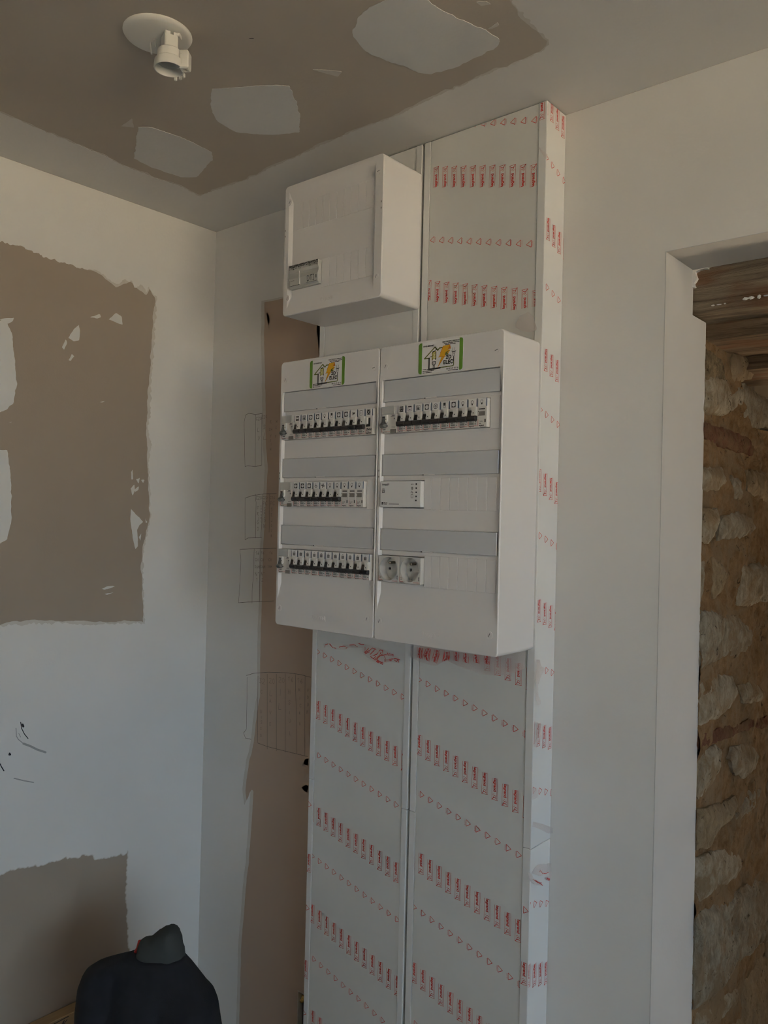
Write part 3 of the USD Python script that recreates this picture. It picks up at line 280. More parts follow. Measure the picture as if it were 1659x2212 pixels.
# pencil notes on the wall
segs = [stroke(p, .0009) for p in D['pencil']]
obj('pencil_lines', flat(unary_union(segs), on_back(.0012)), 'pencil', wall_back, label='hand-drawn pencil table of circuits')
GL = {'C': [[(1, .85), (.6, 1), (.15, .8), (0, .45), (.2, .1), (.6, 0), (1, .15)]], '2': [[(.05, .8), (.4, 1), (.85, .85), (.7, .5), (0, 0), (1, .02)]], '0': [[(.5, 1), (.1, .7), (.1, .25), (.5, 0), (.9, .3), (.85, .75), (.5, 1)]],
 '1': [[(.1, .7), (.6, 1), (.5, 0)]], '6': [[(.8, 1), (.25, .6), (.1, .2), (.5, 0), (.85, .25), (.5, .5), (.15, .3)]], '3': [[(.1, .95), (.8, .95), (.4, .55), (.85, .3), (.5, 0), (.05, .1)]], 'L': [[(.2, 1), (.1, 0), (.9, .08)]],
 'V': [[(0, 1), (.45, 0), (.9, 1)]], 'S': [[(.9, .9), (.4, 1), (.1, .75), (.85, .3), (.5, 0), (.05, .1)]], 'R': [[(.15, 0), (.2, 1), (.8, .8), (.25, .5), (.95, 0)]], 'H': [[(.1, 0), (.15, 1)], [(.9, 0), (.85, 1)], [(.1, .5), (.9, .5)]],
 'Y': [[(0, 1), (.5, .5), (1, 1)], [(.5, .5), (.4, 0)]], 'T': [[(0, 1), (1, .95)], [(.5, 1), (.45, 0)]], 'I': [[(.5, 1), (.45, 0)]], 'N': [[(.05, 0), (.1, 1), (.85, 0), (.95, 1)]], 'M': [[(0, 0), (.1, 1), (.5, .3), (.9, 1), (1, 0)]],
 'O': [[(.5, 1), (.1, .7), (.1, .25), (.5, 0), (.9, .3), (.85, .75), (.5, 1)]], 'F': [[(.1, 0), (.15, 1), (.9, .95)], [(.12, .5), (.7, .55)]], 'G': [[(.9, .85), (.5, 1), (.05, .5), (.5, 0), (.9, .2), (.9, .45), (.55, .45)]],
 'P': [[(.1, 0), (.15, 1), (.8, .85), (.7, .5), (.15, .45)]], 'A': [[(0, 0), (.5, 1), (.95, 0)], [(.2, .4), (.8, .4)]], 'E': [[(.9, 1), (.1, .95), (.05, 0), (.9, .02)], [(.08, .5), (.7, .52)]], 'J': [[(.8, 1), (.75, .15), (.4, 0), (.1, .2)]],
 'U': [[(.05, 1), (.15, .1), (.6, 0), (.9, .3), (.9, 1)]], "'": [[(.3, 1), (.6, 1), (.45, .8), (.3, 1)]]}
dark, faint = [], []
for t, x, z, h in D['letters']:
    for c in t:
        for s in GL[c]:
            (dark if x < -.262 or z > 2 else faint).append(stroke([(x + a * h * .75, z - h + b * h) for a, b in s], .00065))
        x += h * .95
obj('pencil_letters', flat(unary_union(dark), on_back(.0012)), 'pencil', wall_back)
obj('pencil_letters', flat(unary_union(faint), on_back(.0012)), 'faint_pencil', wall_back)
pl = D['pen_left']
obj('scuff_mark', flat(unary_union([stroke(p, w) for p, w in zip(pl, (.0016, .0013, .004, .0035, .004, .001, .001)) if len(p) > 1][:1] + [stroke(pl[i], w) for i, w in ((2, .004), (3, .003), (4, .002))]), on_left(.0011)), 'ink', wall_left, label='black marker strokes')
obj('scuff_mark', flat(unary_union([stroke(pl[1], .0016), stroke(pl[5], .0022), stroke(pl[6], .0012), stroke(pl[1][3:], .004)]), on_left(.0011)), 'smudge', wall_left, label='grey rubbed smudge')

# ------------------------------------------------------------------ the doorway through the old stone wall
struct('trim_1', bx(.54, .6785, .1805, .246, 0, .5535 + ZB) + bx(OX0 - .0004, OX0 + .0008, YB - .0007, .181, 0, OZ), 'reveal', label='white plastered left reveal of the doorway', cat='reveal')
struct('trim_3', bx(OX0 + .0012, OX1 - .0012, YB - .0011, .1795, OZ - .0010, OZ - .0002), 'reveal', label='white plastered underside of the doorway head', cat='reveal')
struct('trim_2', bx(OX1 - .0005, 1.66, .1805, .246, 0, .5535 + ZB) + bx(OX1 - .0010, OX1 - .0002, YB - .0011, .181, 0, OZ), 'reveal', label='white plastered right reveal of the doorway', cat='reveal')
def rough(x0, x1, y0, y1, z0, z1, amp, seed, n=(40, 10, 12), freq=(2.5, 14, 14), drop=0):
    m = trimesh.creation.box((x1 - x0, y1 - y0, z1 - z0)); v, f = [], []
    L = np.array([x1 - x0, y1 - y0, z1 - z0]); out = []
    for ax in range(3):
        a, b = [i for i in range(3) if i != ax]
        for s in (0, 1):
            u, w = np.meshgrid(np.linspace(0, 1, n[a] + 1), np.linspace(0, 1, n[b] + 1), indexing='ij')
            p = np.zeros((u.size, 3)); p[:, a] = u.ravel(); p[:, b] = w.ravel(); p[:, ax] = s
            i = np.arange(n[a])[:, None] * (n[b] + 1) + np.arange(n[b])[None]; i = i.ravel()
            q = np.c_[i, i + n[b] + 1, i + n[b] + 2, i + 1]
            out.append((p * L + [x0, y0, z0], q if (s == 1) ^ (ax == 1) else q[:, ::-1]))
    V, F = cat_(out); t = trimesh.Trimesh(V, F, process=False); t.merge_vertices()
    V = np.array(t.vertices); q = V * freq
    d = np.stack([fbm(q, 4, seed), fbm(q, 4, seed + 9), fbm(q, 4, seed + 18)], 1) - .5
    c = (np.abs((V - [x0, y0, z0]) / L - .5) * 2)
    V = V + d * amp * 2
    return V, np.array(t.faces)
def beam(name, label, x0, x1, y0, y1, z0, z1, m, seed, amp=.006):
    return obj(name, rough(x0, x1, y0, y1, z0 + ZB, z1 + ZB, amp, seed), m, smooth=35, label=label, cat='beam')
b1 = beam('lintel_beam', 'weathered grey-brown oak lintel beam over the doorway, front one', .55, 1.65, .185, .262, .556, .70, 'oak', 41, .005)
beam('lintel_beam', 'darker lintel beam behind the weathered front one', .55, 1.65, .266, .44, .527, .66, 'oak_dark', 44, .006)
beam('lintel_beam', 'deepest dark lintel beam above the stone jamb', .55, 1.65, .455, .66, .505, .64, 'oak_dark', 48, .010)
def blob(c, r, seed):
    m = trimesh.creation.icosphere(2, 1.0); v = np.array(m.vertices); v = v * (1 + (fbm(v * 2.2 + seed, 3, seed) - .5) * 1.1)[:, None] * r + c; return v, np.array(m.faces)
# plaster drips along the beam's lower edge and its left end
dr = []
for x, w, h in ((.708, .006, .0022), (.717, .008, .0018), (.728, .004, .0016), (.757, .009, .004), (.766, .008, .005), (.779, .005, .006), (.788, .020, .0022)):
    z = .5645 + ZB + (.003 if x > .75 else 0); dr.append(blob((x + w / 2, .1815, z), (w / 2, .0022, h / 2), len(dr)))
obj('plaster_drip', dr, 'plaster', b1)
obj('plaster_smear', [extrude_y(ragged([(.676, .64 + ZB), (.676, .598 + ZB), (.684, .597 + ZB), (.682, .604 + ZB), (.687, .612 + ZB), (.683, .622 + ZB), (.690, .625 + ZB), (.705, .6235 + ZB), (.703, .627 + ZB), (.72, .63 + ZB), (.72, .64 + ZB)], .0018, .003, 150, 71), .1765, .19)], 'plaster', b1)
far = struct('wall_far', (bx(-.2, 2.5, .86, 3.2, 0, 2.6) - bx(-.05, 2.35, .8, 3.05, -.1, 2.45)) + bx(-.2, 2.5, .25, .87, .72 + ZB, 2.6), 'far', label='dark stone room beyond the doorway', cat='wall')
# left stone jamb: a mortar bed with each stone proud of it
jl = UsdGeom.Xform.Define(stage, path_for(None, 'wall_jamb')).GetPrim(); tag(jl, 'old rubble stone side of the doorway below the oak lintel', 'stone wall', kind='structure')
def jamb(y0, y1, z0, z1, x, sgn, seed, step=.005):
    ys, zs = np.arange(y0, y1 + step, step), np.arange(z0, z1 + step, step); Y, Z = np.meshgrid(ys, zs, indexing='ij')
    q = np.stack([Y, Z, Y * 0], -1)
    X = x + sgn * ((fbm(q * 14, 4, seed) - .5) * .022 + (fbm(q * 90, 3, seed + 3) - .5) * .006)
    return np.stack([X, Y, Z], -1), len(ys), len(zs)
V, a, b = jamb(.244, .87, 0, .523 + ZB, .677, 1, 90)
V[..., 2] -= np.clip((V[..., 1] - .40) * 1.0, 0, .12) * (V[..., 2] > 1.7) * (V[..., 2] - 1.7) / .27
i = (np.arange(a - 1)[:, None] * b + np.arange(b - 1)[None]).ravel(); V = V.reshape(-1, 3); n0 = len(V)
bed = cat_([(V, np.c_[i, i + b, i + b + 1, i + 1]), bx(.40, .655, .247, .87, 0, .44 + ZB)])
obj('mortar_bed', bed, 'mortar', jl, smooth=True)
rub = ragged([(.246, .51 + ZB), (.33, .50 + ZB), (.37, .47 + ZB), (.34, .44 + ZB), (.31, .425 + ZB), (.29, .452 + ZB), (.246, .455 + ZB)], .006, .006, 60, 77)
def stone(poly, x, sgn, hgt, seed, step=.0042, rag=.005):
    p = ragged(poly, rag, step, 70, seed).buffer(0)
    if p.geom_type != 'Polygon': p = max(p.geoms, key=lambda g: g.area)
    x0, y0, x1, y1 = p.bounds; pts = [np.array(p.exterior.coords)[:-1]]
    gx, gy = np.meshgrid(np.arange(x0, x1, step), np.arange(y0, y1, step)); q = np.c_[gx.ravel(), gy.ravel()]; q = q + rng.uniform(-.3, .3, q.shape) * step
    keep = [p.contains(Point(c)) and p.exterior.distance(Point(c)) > step * .5 for c in q]; q = q[np.array(keep, bool)] if len(q) else q
    allp = np.vstack([pts[0], q]); from scipy.spatial import Delaunay
    tri = Delaunay(allp).simplices; cen = allp[tri].mean(1); tri = tri[[p.contains(Point(c)) for c in cen]]
    e = np.array([p.exterior.distance(Point(c)) for c in allp])
    h = hgt * np.clip(e / .016, 0, 1) ** .8 - .002 + ((fbm(np.c_[allp * 45, np.zeros(len(allp))], 4, seed) - .5) * .010 + (fbm(np.c_[allp * (130, 90), np.zeros(len(allp))], 3, seed + 2) - .5) * .006) * np.clip(e / .008, 0, 1) + (fbm(np.c_[allp * 16, np.zeros(len(allp))], 2, seed + 1) - .5) * .010
    n = len(pts[0]); top = np.c_[x + sgn * (h + .001), allp]; low = np.c_[np.full(n, x - sgn * .03), pts[0]]; k = np.arange(n)
    t = trimesh.Trimesh(np.vstack([top, low]), np.vstack([tri, np.c_[k, (k + 1) % n, len(allp) + (k + 1) % n], np.c_[k, len(allp) + (k + 1) % n, len(allp) + k]]), process=False)
    trimesh.repair.fix_normals(t); return np.array(t.vertices), np.array(t.faces)
obj('rubble_fill', stone(list(rub.exterior.coords), .681, 1, .002, 301, .005, .002), 'rubble', jl, label='porous grey rubble filling under the lintel')
KIND = 'abcababcabbcabaabaacbabac'
for n, (k, p) in enumerate(D['stones']):
    p = [(max(y, .2455), z) for y, z in p]
    obj(k, stone(p, .679, 1, .007 if k == 'stone' else .004, 100 + n), 'brick' if k == 'brick' else 'stone_' + KIND[n % 25], jl, smooth=40)
r2 = np.random.default_rng(5)
for row in range(14):                                   # deeper in the wall, where the photograph stops
    z = .02 + row * .14
    for yy in (.715, .80):
        a_, b_ = .036 + r2.uniform(-.004, .004), .062 + r2.uniform(-.008, .004); t = np.linspace(0, 2 * np.pi, 9)[:-1]
        if z < 1.75: obj('stone', stone(list(zip(yy + a_ * np.sign(np.cos(t)) * np.abs(np.cos(t)) ** .6, z + b_ + b_ * np.sign(np.sin(t)) * np.abs(np.sin(t)) ** .6)), .679, 1, .006, 400 + row * 2 + int(yy > .75), .012), 'stone_' + 'abc'[r2.integers(3)], jl, smooth=40)
jr = UsdGeom.Xform.Define(stage, path_for(None, 'wall_jamb')).GetPrim(); tag(jr, 'stone side of the doorway facing the visible jamb', 'stone wall', kind='structure')
V, a, b = jamb(.244, .87, 0, .523 + ZB, 1.522, -1, 95, .02); i = (np.arange(a - 1)[:, None] * b + np.arange(b - 1)[None]).ravel()
obj('mortar_bed', cat_([(V.reshape(-1, 3), np.c_[i, i + 1, i + b + 1, i + b]), bx(1.55, 1.7, .247, .87, 0, .44 + ZB)]), 'mortar', jr, smooth=True)
for row in range(8):
    for c in range(4):
        y_, z_ = .32 + c * .15 + (row % 2) * .05, .1 + row * .23; t = np.linspace(0, 2 * np.pi, 9)[:-1]
        obj('stone', stone(list(zip(y_ + .06 * np.sign(np.cos(t)) * np.abs(np.cos(t)) ** .6, z_ + .09 * np.sign(np.sin(t)) * np.abs(np.sin(t)) ** .6)), 1.520, -1, .006, 500 + row * 5 + c, .015), 'stone_' + 'abc'[(row + c) % 3], jr, smooth=40)
# ------------------------------------------------------------------ red print of the protective film
LOGO = [affinity.translate(text('legrand', width=.0222, bold=True, simp=2.2), .0008, .0026),
        sbox(0, .0120, .0366, .01235), sbox(0, .0101, .0362, .0106), sbox(.001, .0006, .0368, .0011),
        stroke([(.0367, .0006), (.0362, .0124)], .0006), stroke([(.0366, .001), (.0336, .0036), (.0322, .0066), (.0336, .0092)], .0010),
        stroke([(.0336, .0036), (.0300, .0048), (.0282, .0078)], .0008), stroke([(.0282, .0026), (.0262, .0056)], .0005), stroke([(.0310, .0076), (.0290, .0098)], .0005)]
LOGO = unary_union(LOGO)
_t = Polygon([(0, 0), (.0100, 0), (.0050, .0082)]).buffer(.0008, quad_segs=2)
TRI = unary_union([_t.difference(_t.buffer(-.0009)), affinity.translate(text('LDPE', width=.0082, height=.0014, simp=3), .0010, -.0034)])
TRI0 = _t.difference(_t.buffer(-.0009))
def place(shape, x, z, mode):
    m = {'up': (0, -1, 1, 0), 'down': (0, 1, -1, 0), 'mirror': (0, 1, 1, 0)}[mode]      # (a, b, d, e): X = a u + b v, Z = d u + e v
    return affinity.affine_transform(shape, [m[0], m[1], m[2], m[3], x, z])
def rows(shape, specs, mode, clip, step=.0201, keep=None):
    out = []
    for x0, z0, sl in specs:
        for i in range(-2, 16):
            x = x0 + i * step; s = place(shape, x, z0 + i * step * sl, mode)
            if (keep and not keep(x, z0)) or not s.intersects(clip): continue
            out.append(s if clip.contains(s) else s.intersection(clip))
    return out
def lay(shapes, fn):
    return cat_([flat(s, fn) for s in shapes])
def at_y(y): return lambda v: np.c_[v[:, 0], np.full(len(v), y), v[:, 1] + ZB]
def at_x(x): return lambda v: np.c_[np.full(len(v), x), v[:, 0], v[:, 1] + ZB]

# ------------------------------------------------------------------ the two lengths of trunking
ZJ, ZT = -.3205 + ZB, CEIL - .0022
def trunking(label, x0, x1, tops, up_mat, lip=(.0125, .0125)):
    t = thing('cable_trunking', label, 'trunking', ((x0 + x1) / 2, .0325, 0), 'white trunkings side by side')
    c = lambda m: m.translate((-(x0 + x1) / 2, -.0325, 0)) if hasattr(m, 'translate') else (m[0] - [(x0 + x1) / 2, .0325, 0], m[1])
    def channel(z0, z1):
        return cbx(x0, x1, 0, .0640, z0, z1, .0008) - bx(x0 + .002, x1 - .002, .0025, .062, z0 - 1, z1 + 1) - bx(x0 + lip[0], x1 - lip[1], -.01, .03, z0 - 1, z1 + 1)
    obj('channel', c(channel(.004, ZJ - .0003)), 'duct_pvc', t); obj('channel', c(channel(ZJ + .0003, ZT)), 'duct_pvc', t)
    up = obj('cover', c(cbx(x0 + lip[0] + .0008, x1 - lip[1] - .0008, .0014, .0036, .45 + ZB, ZT - tops, .0004)), up_mat, t)
    lo = obj('cover', c(cbx(x0 + lip[0] + .0008, x1 - lip[1] - .0008, .0014, .0036, .004, .05 + ZB, .0004)), 'film', t, label='lower cover under film printed in red')
    return t, up, lo, c
tl, lu, ll, cl = trunking('left white cable trunking, plain above the small box, red-printed below', -.0062, .2472, .0, 'duct_pvc', (.0127, .0125))
tr, ru, lr, cr = trunking('right white cable trunking with red-printed film above and below its board', .2528, .5028, .0, 'film', (.0132, .0140))
clipL, clipR, clipU = sbox(.0075, -2, .2335, -.012), sbox(.2672, -2, .4876, -.012), sbox(.2680, .558, .4880, .8895)
pr = rows(LOGO, [(.0085, -.1611, -.2457), (.0170, -.3718, -.248), (.0053, -.568, -.26), (.0138, -.776, -.25), (.009, -.985, -.25)], 'down', clipL)
pr += rows(TRI, [(.0466, -.0690, -.246), (.0170, -.2645, -.241), (.0254, -.4725, -.236), (.0164, -.6695, -.255), (.012, -.875, -.25)], 'down', clipL)
obj('red_print', cl(lay(pr, at_y(.0011))), 'red', ll)
pr = rows(LOGO, [(.2650, .0262, -.2500)], 'down', clipR, keep=lambda x, z: x > .40)
pr += rows(LOGO, [(.2647, -.180, -.2575), (.2751, -.3897, -.247), (.2651, -.5873, -.26), (.274, -.795, -.25), (.265, -1.0, -.25)], 'down', clipR)
pr += rows(TRI, [(.2846, -.0820, -.2535), (.2758, -.2807, -.248), (.2851, -.4895, -.24), (.275, -.690, -.25), (.28, -.9, -.25)], 'down', clipR)
obj('red_print', cr(lay(pr, at_y(.0011))), 'red', lr)
pr = rows(LOGO, [(.2857, .804, -.243), (.2746, .6008, -.241)], 'up', clipU, step=.02)
pr += rows(TRI, [(.2820, .9087, -.243), (.2780, .7052, -.239)], 'up', clipU, step=.02)
obj('red_print', cr(lay(pr, at_y(.0011))), 'red', ru)
sl_, sr_ = sbox(-.0055, -1.4, .0060, -.01), sbox(.4892, -1.4, .5018, .889)
pr = [place(LOGO, -.0065, -.470, 'down'), place(LOGO, -.0080, -.683, 'down'), place(LOGO, -.004, -.885, 'down'), place(TRI0, -.0055, -.367, 'down'), place(TRI0, -.0045, -.574, 'down'), place(TRI0, -.0065, -.785, 'down')]
for p in pr: obj('red_print', cl(lay([p.intersection(sl_)], at_y(-.0003))), 'red', tl)
pr = [place(LOGO, .4896, -.503, 'down'), place(TRI0, .4925, -.415, 'down'), place(LOGO, .4870, .898, 'down'), place(TRI0, .4935, -.615, 'down')]
for p in pr: obj('red_print', cr(lay([p.intersection(sr_)], at_y(-.0003))), 'red', tr)
face = sbox(.0015, -1.4, .0640, .8895); pr = []
for y0, z0 in ((.0089, .8977), (.0051, .7028), (.0073, .4895), (-.0050, .2928), (.0029, .0817), (.0100, -.1206), (.0141, -.5111), (.0060, -.722), (.012, -.92)):
    for i in range(-1, 4):
        s = place(LOGO, y0 + i * .0190, z0 - i * .0060, 'down').intersection(face)
        if not s.is_empty: pr.append(s)
for y0, z0, a in ((.0185, .7962, -1), (.0101, .5941, -1), (.0169, .3874, -1), (.0244, .1839, -1), (.0160, -.0260, 1), (.0230, -.2269, -1), (.0146, -.4080, -1), (.018, -.615, -1), (.01, -.81, -1)):
    for i in range(a, 4):
        s = place(TRI, y0 + i * .0195, z0 - i * .0060, 'down').intersection(face)
        if not s.is_empty: pr.append(s)
obj('red_print', cr(lay(pr, at_x(.5031))), 'red', tr)

# torn and crumpled film hanging on
def film_sheet(poly, fn, step=.004):
    """a film outline filled with small triangles and laid on a wavy surface"""
    poly = poly.buffer(0); poly = max(getattr(poly, 'geoms', [poly]), key=lambda g: g.area); x0, y0, x1, y1 = poly.bounds
    gx, gy = np.meshgrid(np.arange(x0, x1, step), np.arange(y0, y1, step)); q = np.c_[gx.ravel(), gy.ravel()]
    q = q[[poly.contains(Point(c)) for c in q]]; n = max(int(poly.exterior.length / step), 12)
    e = np.array([poly.exterior.interpolate(i / n, normalized=True).coords[0] for i in range(n)]); v = np.vstack([e, q])
    from scipy.spatial import Delaunay
    t = Delaunay(v).simplices; t = t[[poly.contains(Point(c)) for c in v[t].mean(1)]]
    return fn(v), t
def wavy(seed, amp, base, f=(38, 60)):
    def fn(v):
        w = fbm(np.c_[v[:, 0] * f[0], v[:, 1] * f[1], np.zeros(len(v))], 3, seed)
        return np.c_[v[:, 0], base - amp * w, v[:, 1]]
    return fn
fl = Polygon(D['film_low']); wf = wavy(4, .010, -.002)
tf = obj('torn_film', cr(film_sheet(fl, wf)), 'torn', tr, smooth=True, label='folded flap of clear film under the right board')
pr = []
for i, x in enumerate(D['film_logo_x']):
    zt = (-.004, -.004, -.003, -.002, .010, .012, .016, .020)[i] + ZB - (x - .26) * .10
    m = place(LOGO, x - .0065, zt - .037, 'mirror'); m = affinity.rotate(m, (2, -6, -14, -8, 3, 0, 0, 0)[i]).intersection(fl.buffer(-.001))
    if not m.is_empty: pr.append(m)
over = lambda v: wf(v) - [0, .0006, 0]
obj('red_print', cr(lay([p.segmentize(.003) if hasattr(p, 'segmentize') else p for p in pr], over)), 'red', tf)
wc = wavy(9, .012, -.001, (70, 90))
tf = obj('torn_film', cl(film_sheet(Polygon(D['crumple']), wc, .003)), 'torn', tl, smooth=True, label='crumpled strip of film under the left board')
pr = [stroke(p, .0013) for p in D['crumple_ink']]
a = D['crumple'][16]; pr.append(affinity.rotate(affinity.translate(text('land', width=.015, bold=True, simp=2.5), a[0] - .001, a[1] + .001), -16))
obj('red_print', cl(lay(pr, lambda v: wc(v) - [0, .0006, 0])), 'red', tf)
for n, p in enumerate(D['scraps']):
    p = [(min(y, .0630), z) for y, z in p]
    def fs(v, n=n):
        w = fbm(np.c_[v * 90, np.full(len(v), n)], 3, 30 + n); return np.c_[.5032 + .008 * w, v[:, 0], v[:, 1]]
    s = obj('torn_film', cr(film_sheet(Polygon(p), fs, .003)), 'torn', tr, smooth=True)
    if n == 0:
        tx = affinity.rotate(affinity.translate(text('bne', width=.011, bold=True, simp=2.5), p[4][0] - .016, p[4][1] - .012), -25)
        obj('red_print', cr(lay([stroke(q, .0010) for q in D['scrap_ink']] + [tx], lambda v: fs(v) + [.0006, 0, 0])), 'red', s, kind='stuff')
for n, p in enumerate(D['flaps']):
    obj('torn_film', cr(film_sheet(Polygon(p), wavy(50 + n, .012, .001, (60, 60)), .003)), 'torn', tr, smooth=True)
# ------------------------------------------------------------------ the three distribution boards
DF, DR = -.1075, -.1025                       # front face, recessed centre
def round_rect(w, h, r):
    return CrossSection.square((w - 2 * r, h - 2 * r)).translate((r, r)).offset(r, m3.JoinType.Round, 2, 24)
WINS = [(.4055, .4417), (.2795, .3155), (.1535, .1895)]
APS = [.351, .225, .099]
def board(name, label, x0, zb, h, apertures, chan, wins, blanks, screws, emblem, marks, grooves, group):
    w = .2488; t = thing(name, label, 'electrical board', (x0, 0, zb), group)
    up = lambda m: m.transform(np.array([[1, 0, 0, 0], [0, 0, -1, 0], [0, 1, 0, 0]], float))    # (x, y, z) -> (x, -z, y)
    cs = round_rect(w, h, .0070)
    c = up(CrossSection.extrude(cs, -DF - .0138)).translate((0, -.0122, 0))
    c = Manifold.batch_boolean([c.trim_by_plane((0, 1, 0), DF + .0016), Manifold.batch_hull([up(CrossSection.extrude(cs, .0001)).translate((0, DF + .0016, 0)), up(CrossSection.extrude(round_rect(w - .0024, h - .0024, .0066), .0001)).translate((.0012, DF + .0001, .0012))])], m3.OpType.Add)
    a, b, za, zb_, s, bv = chan
    c = c - hull([(x, y, z) for x, z, y in [(a, za, DF), (b, za, DF), (a, zb_, DF), (b, zb_, DF), (a + bv, za + s, DR), (b - bv, za + s, DR), (a + bv, zb_ - s, DR), (b - bv, zb_ - s, DR)]] + [(x, DF - .001, z) for x in (a - .0002, b + .0002) for z in (za - .0004, zb_ + .0004)])
    for (p, q, r, u) in apertures: c = c - bx(p, q, -.2, -.045, r, u)
    for r, u in wins: c = c - bx(.0072, .2418, -.2, DR + .0016, r - .0009, u + .0009)
    for z in grooves: c = c - bx(.012, .239, -.2, DR + .0005, z, z + .0005)
    obj('front_cover', c, 'white_pvc', t, smooth=25)
    obj('mounting_frame', up(CrossSection.extrude(round_rect(w - .0010, h - .0010, .0066), .0117)).translate((.0005, -.0003, .0005)), 'white_pvc', t, smooth=25)
    for r, u in wins:
        s_ = obj('label_holder', cbx(.0082, .2410, -.1046, DR + .0012, r, u, .0007), 'label_strip', t, label='glossy bluish label strip')
        obj('latch_tab', cbx(.098, .121, -.1053, -.1040, r - .0008, r + .0014, .0004), 'white_pvc', s_)
        obj('latch_slot', bx(.0955, .0978, -.1049, -.1040, r - .0006, r + .0009), 'dark_gap', s_)
    for p, q, r, u in blanks:
        obj('blanking_segment', cbx(p + .00025, q - .00025, -.1034, DR + .0008, r, u, .0004), 'white_pvc', t)
    for n, (x, z) in enumerate(screws):
        disc = cyl((x, DF + .001, z), (x, DF - .0006, z), .0060, 24) - cyl((x, DF - .0003, z), (x, DF - .002, z), .0050, 24)
        obj('cover_screw', [disc, cyl((x, DF + .001, z), (x, DF - .0005, z), .0046, 24)], 'white_pvc', t, smooth=30)
        an = (1.1, .25, 1.2, 1.15)[n % 4]; d = np.array([math.cos(an), math.sin(an)]) * .0026
        obj('screw_slot', flat(stroke([(x - d[0], z - d[1]), (x + d[0], z + d[1])], .0011), lambda v: np.c_[v[:, 0], np.full(len(v), DF - .00062), v[:, 1]]), 'grey_ink', t)
    if emblem:
        x, z, ew, frame = emblem
        e = affinity.translate(text('legrand', width=ew, bold=True, simp=2), x, z)
        if frame: e = unary_union([e, sbox(x - .0022, z - .0012, x - .0014, z + .0075), sbox(x + ew + .0014, z - .0012, x + ew + .0022, z + .0075)])
        y = (DF + .0003) if frame != 0 else DF
        obj('embossed_emblem', extrude_y(e, DF - .00045, DF + .0003), 'white_pvc', t)
    for x, z in marks: obj('latch_mark', bx(x, x + .0016, DF - .0002, DF + .0002, z, z + .0030), 'button_grey', t)
    return t
AP = lambda x0, x1, k: (x0, x1, APS[k] - .0003, APS[k] + .0461)
MX0, MW = .0097, .01775
seg = lambda x0, n, z0, z1, first=None: [(x0 + (0 if i == 0 else (first if first else MW) + (i - 1) * MW), x0 + (first if first else MW) + i * MW, z0, z1) for i in range(n)]
sc = [(.0125, .466), (.2362, .4665), (.0115, .032), (.2335, .0325)]
CH = (.0055, .2465, .050, .4445, .030, .0042)
mk = [(.0022, .287), (.0022, .2765), (.2412, .287), (.2412, .2765)]
board('distribution_board', 'left white distribution board with three full rows of breakers', .0004, ZB, .5, [AP(.0094, .2408, 0), AP(.0094, .2231, 1), AP(.0094, .2408, 2)], CH, WINS, [(.2234, .2410, .2225, .2745)], sc, (.1020, .0190, .0300, 1), mk[:2], [.3458, .2192], 'three-row distribution boards side by side')
board('distribution_board', 'right white distribution board with one breaker row, a monitor and two sockets', .2508, ZB, .5, [AP(.0094, .2231, 0), AP(.0100, .0982, 1), AP(.0100, .1018, 2)], CH, WINS,
      [(.2234, .2410, .3485, .4000)] + seg(.0985, 8, .2222, .2745, .0156) + seg(.1021, 8, .0960, .1475, .0138), sc[:1] + [(.2352, .4685)] + sc[2:], (.1055, .0150, .0310, 1), mk[:2], [.3458, .2192, .0955], 'three-row distribution boards side by side')
board('distribution_board', 'small square white communication board above, with one grey module', .0004, ZB + .5884, .2487, [(.0200, .0980, .0478, .0925)], (.0115, .2308, .014, .2370, .022, .0070), [],
      seg(.0270, 11, .1610, .2110) + seg(.0985, 7, .0410, .0930, .0202), [(.0130, .2165), (.2370, .2190), (.0125, .0335), (.2365, .0365)], (.1020, .0120, .0310, 0), [(.0020, .163), (.0020, .152), (.2440, .163), (.2440, .152)], [], 'white wall boards')

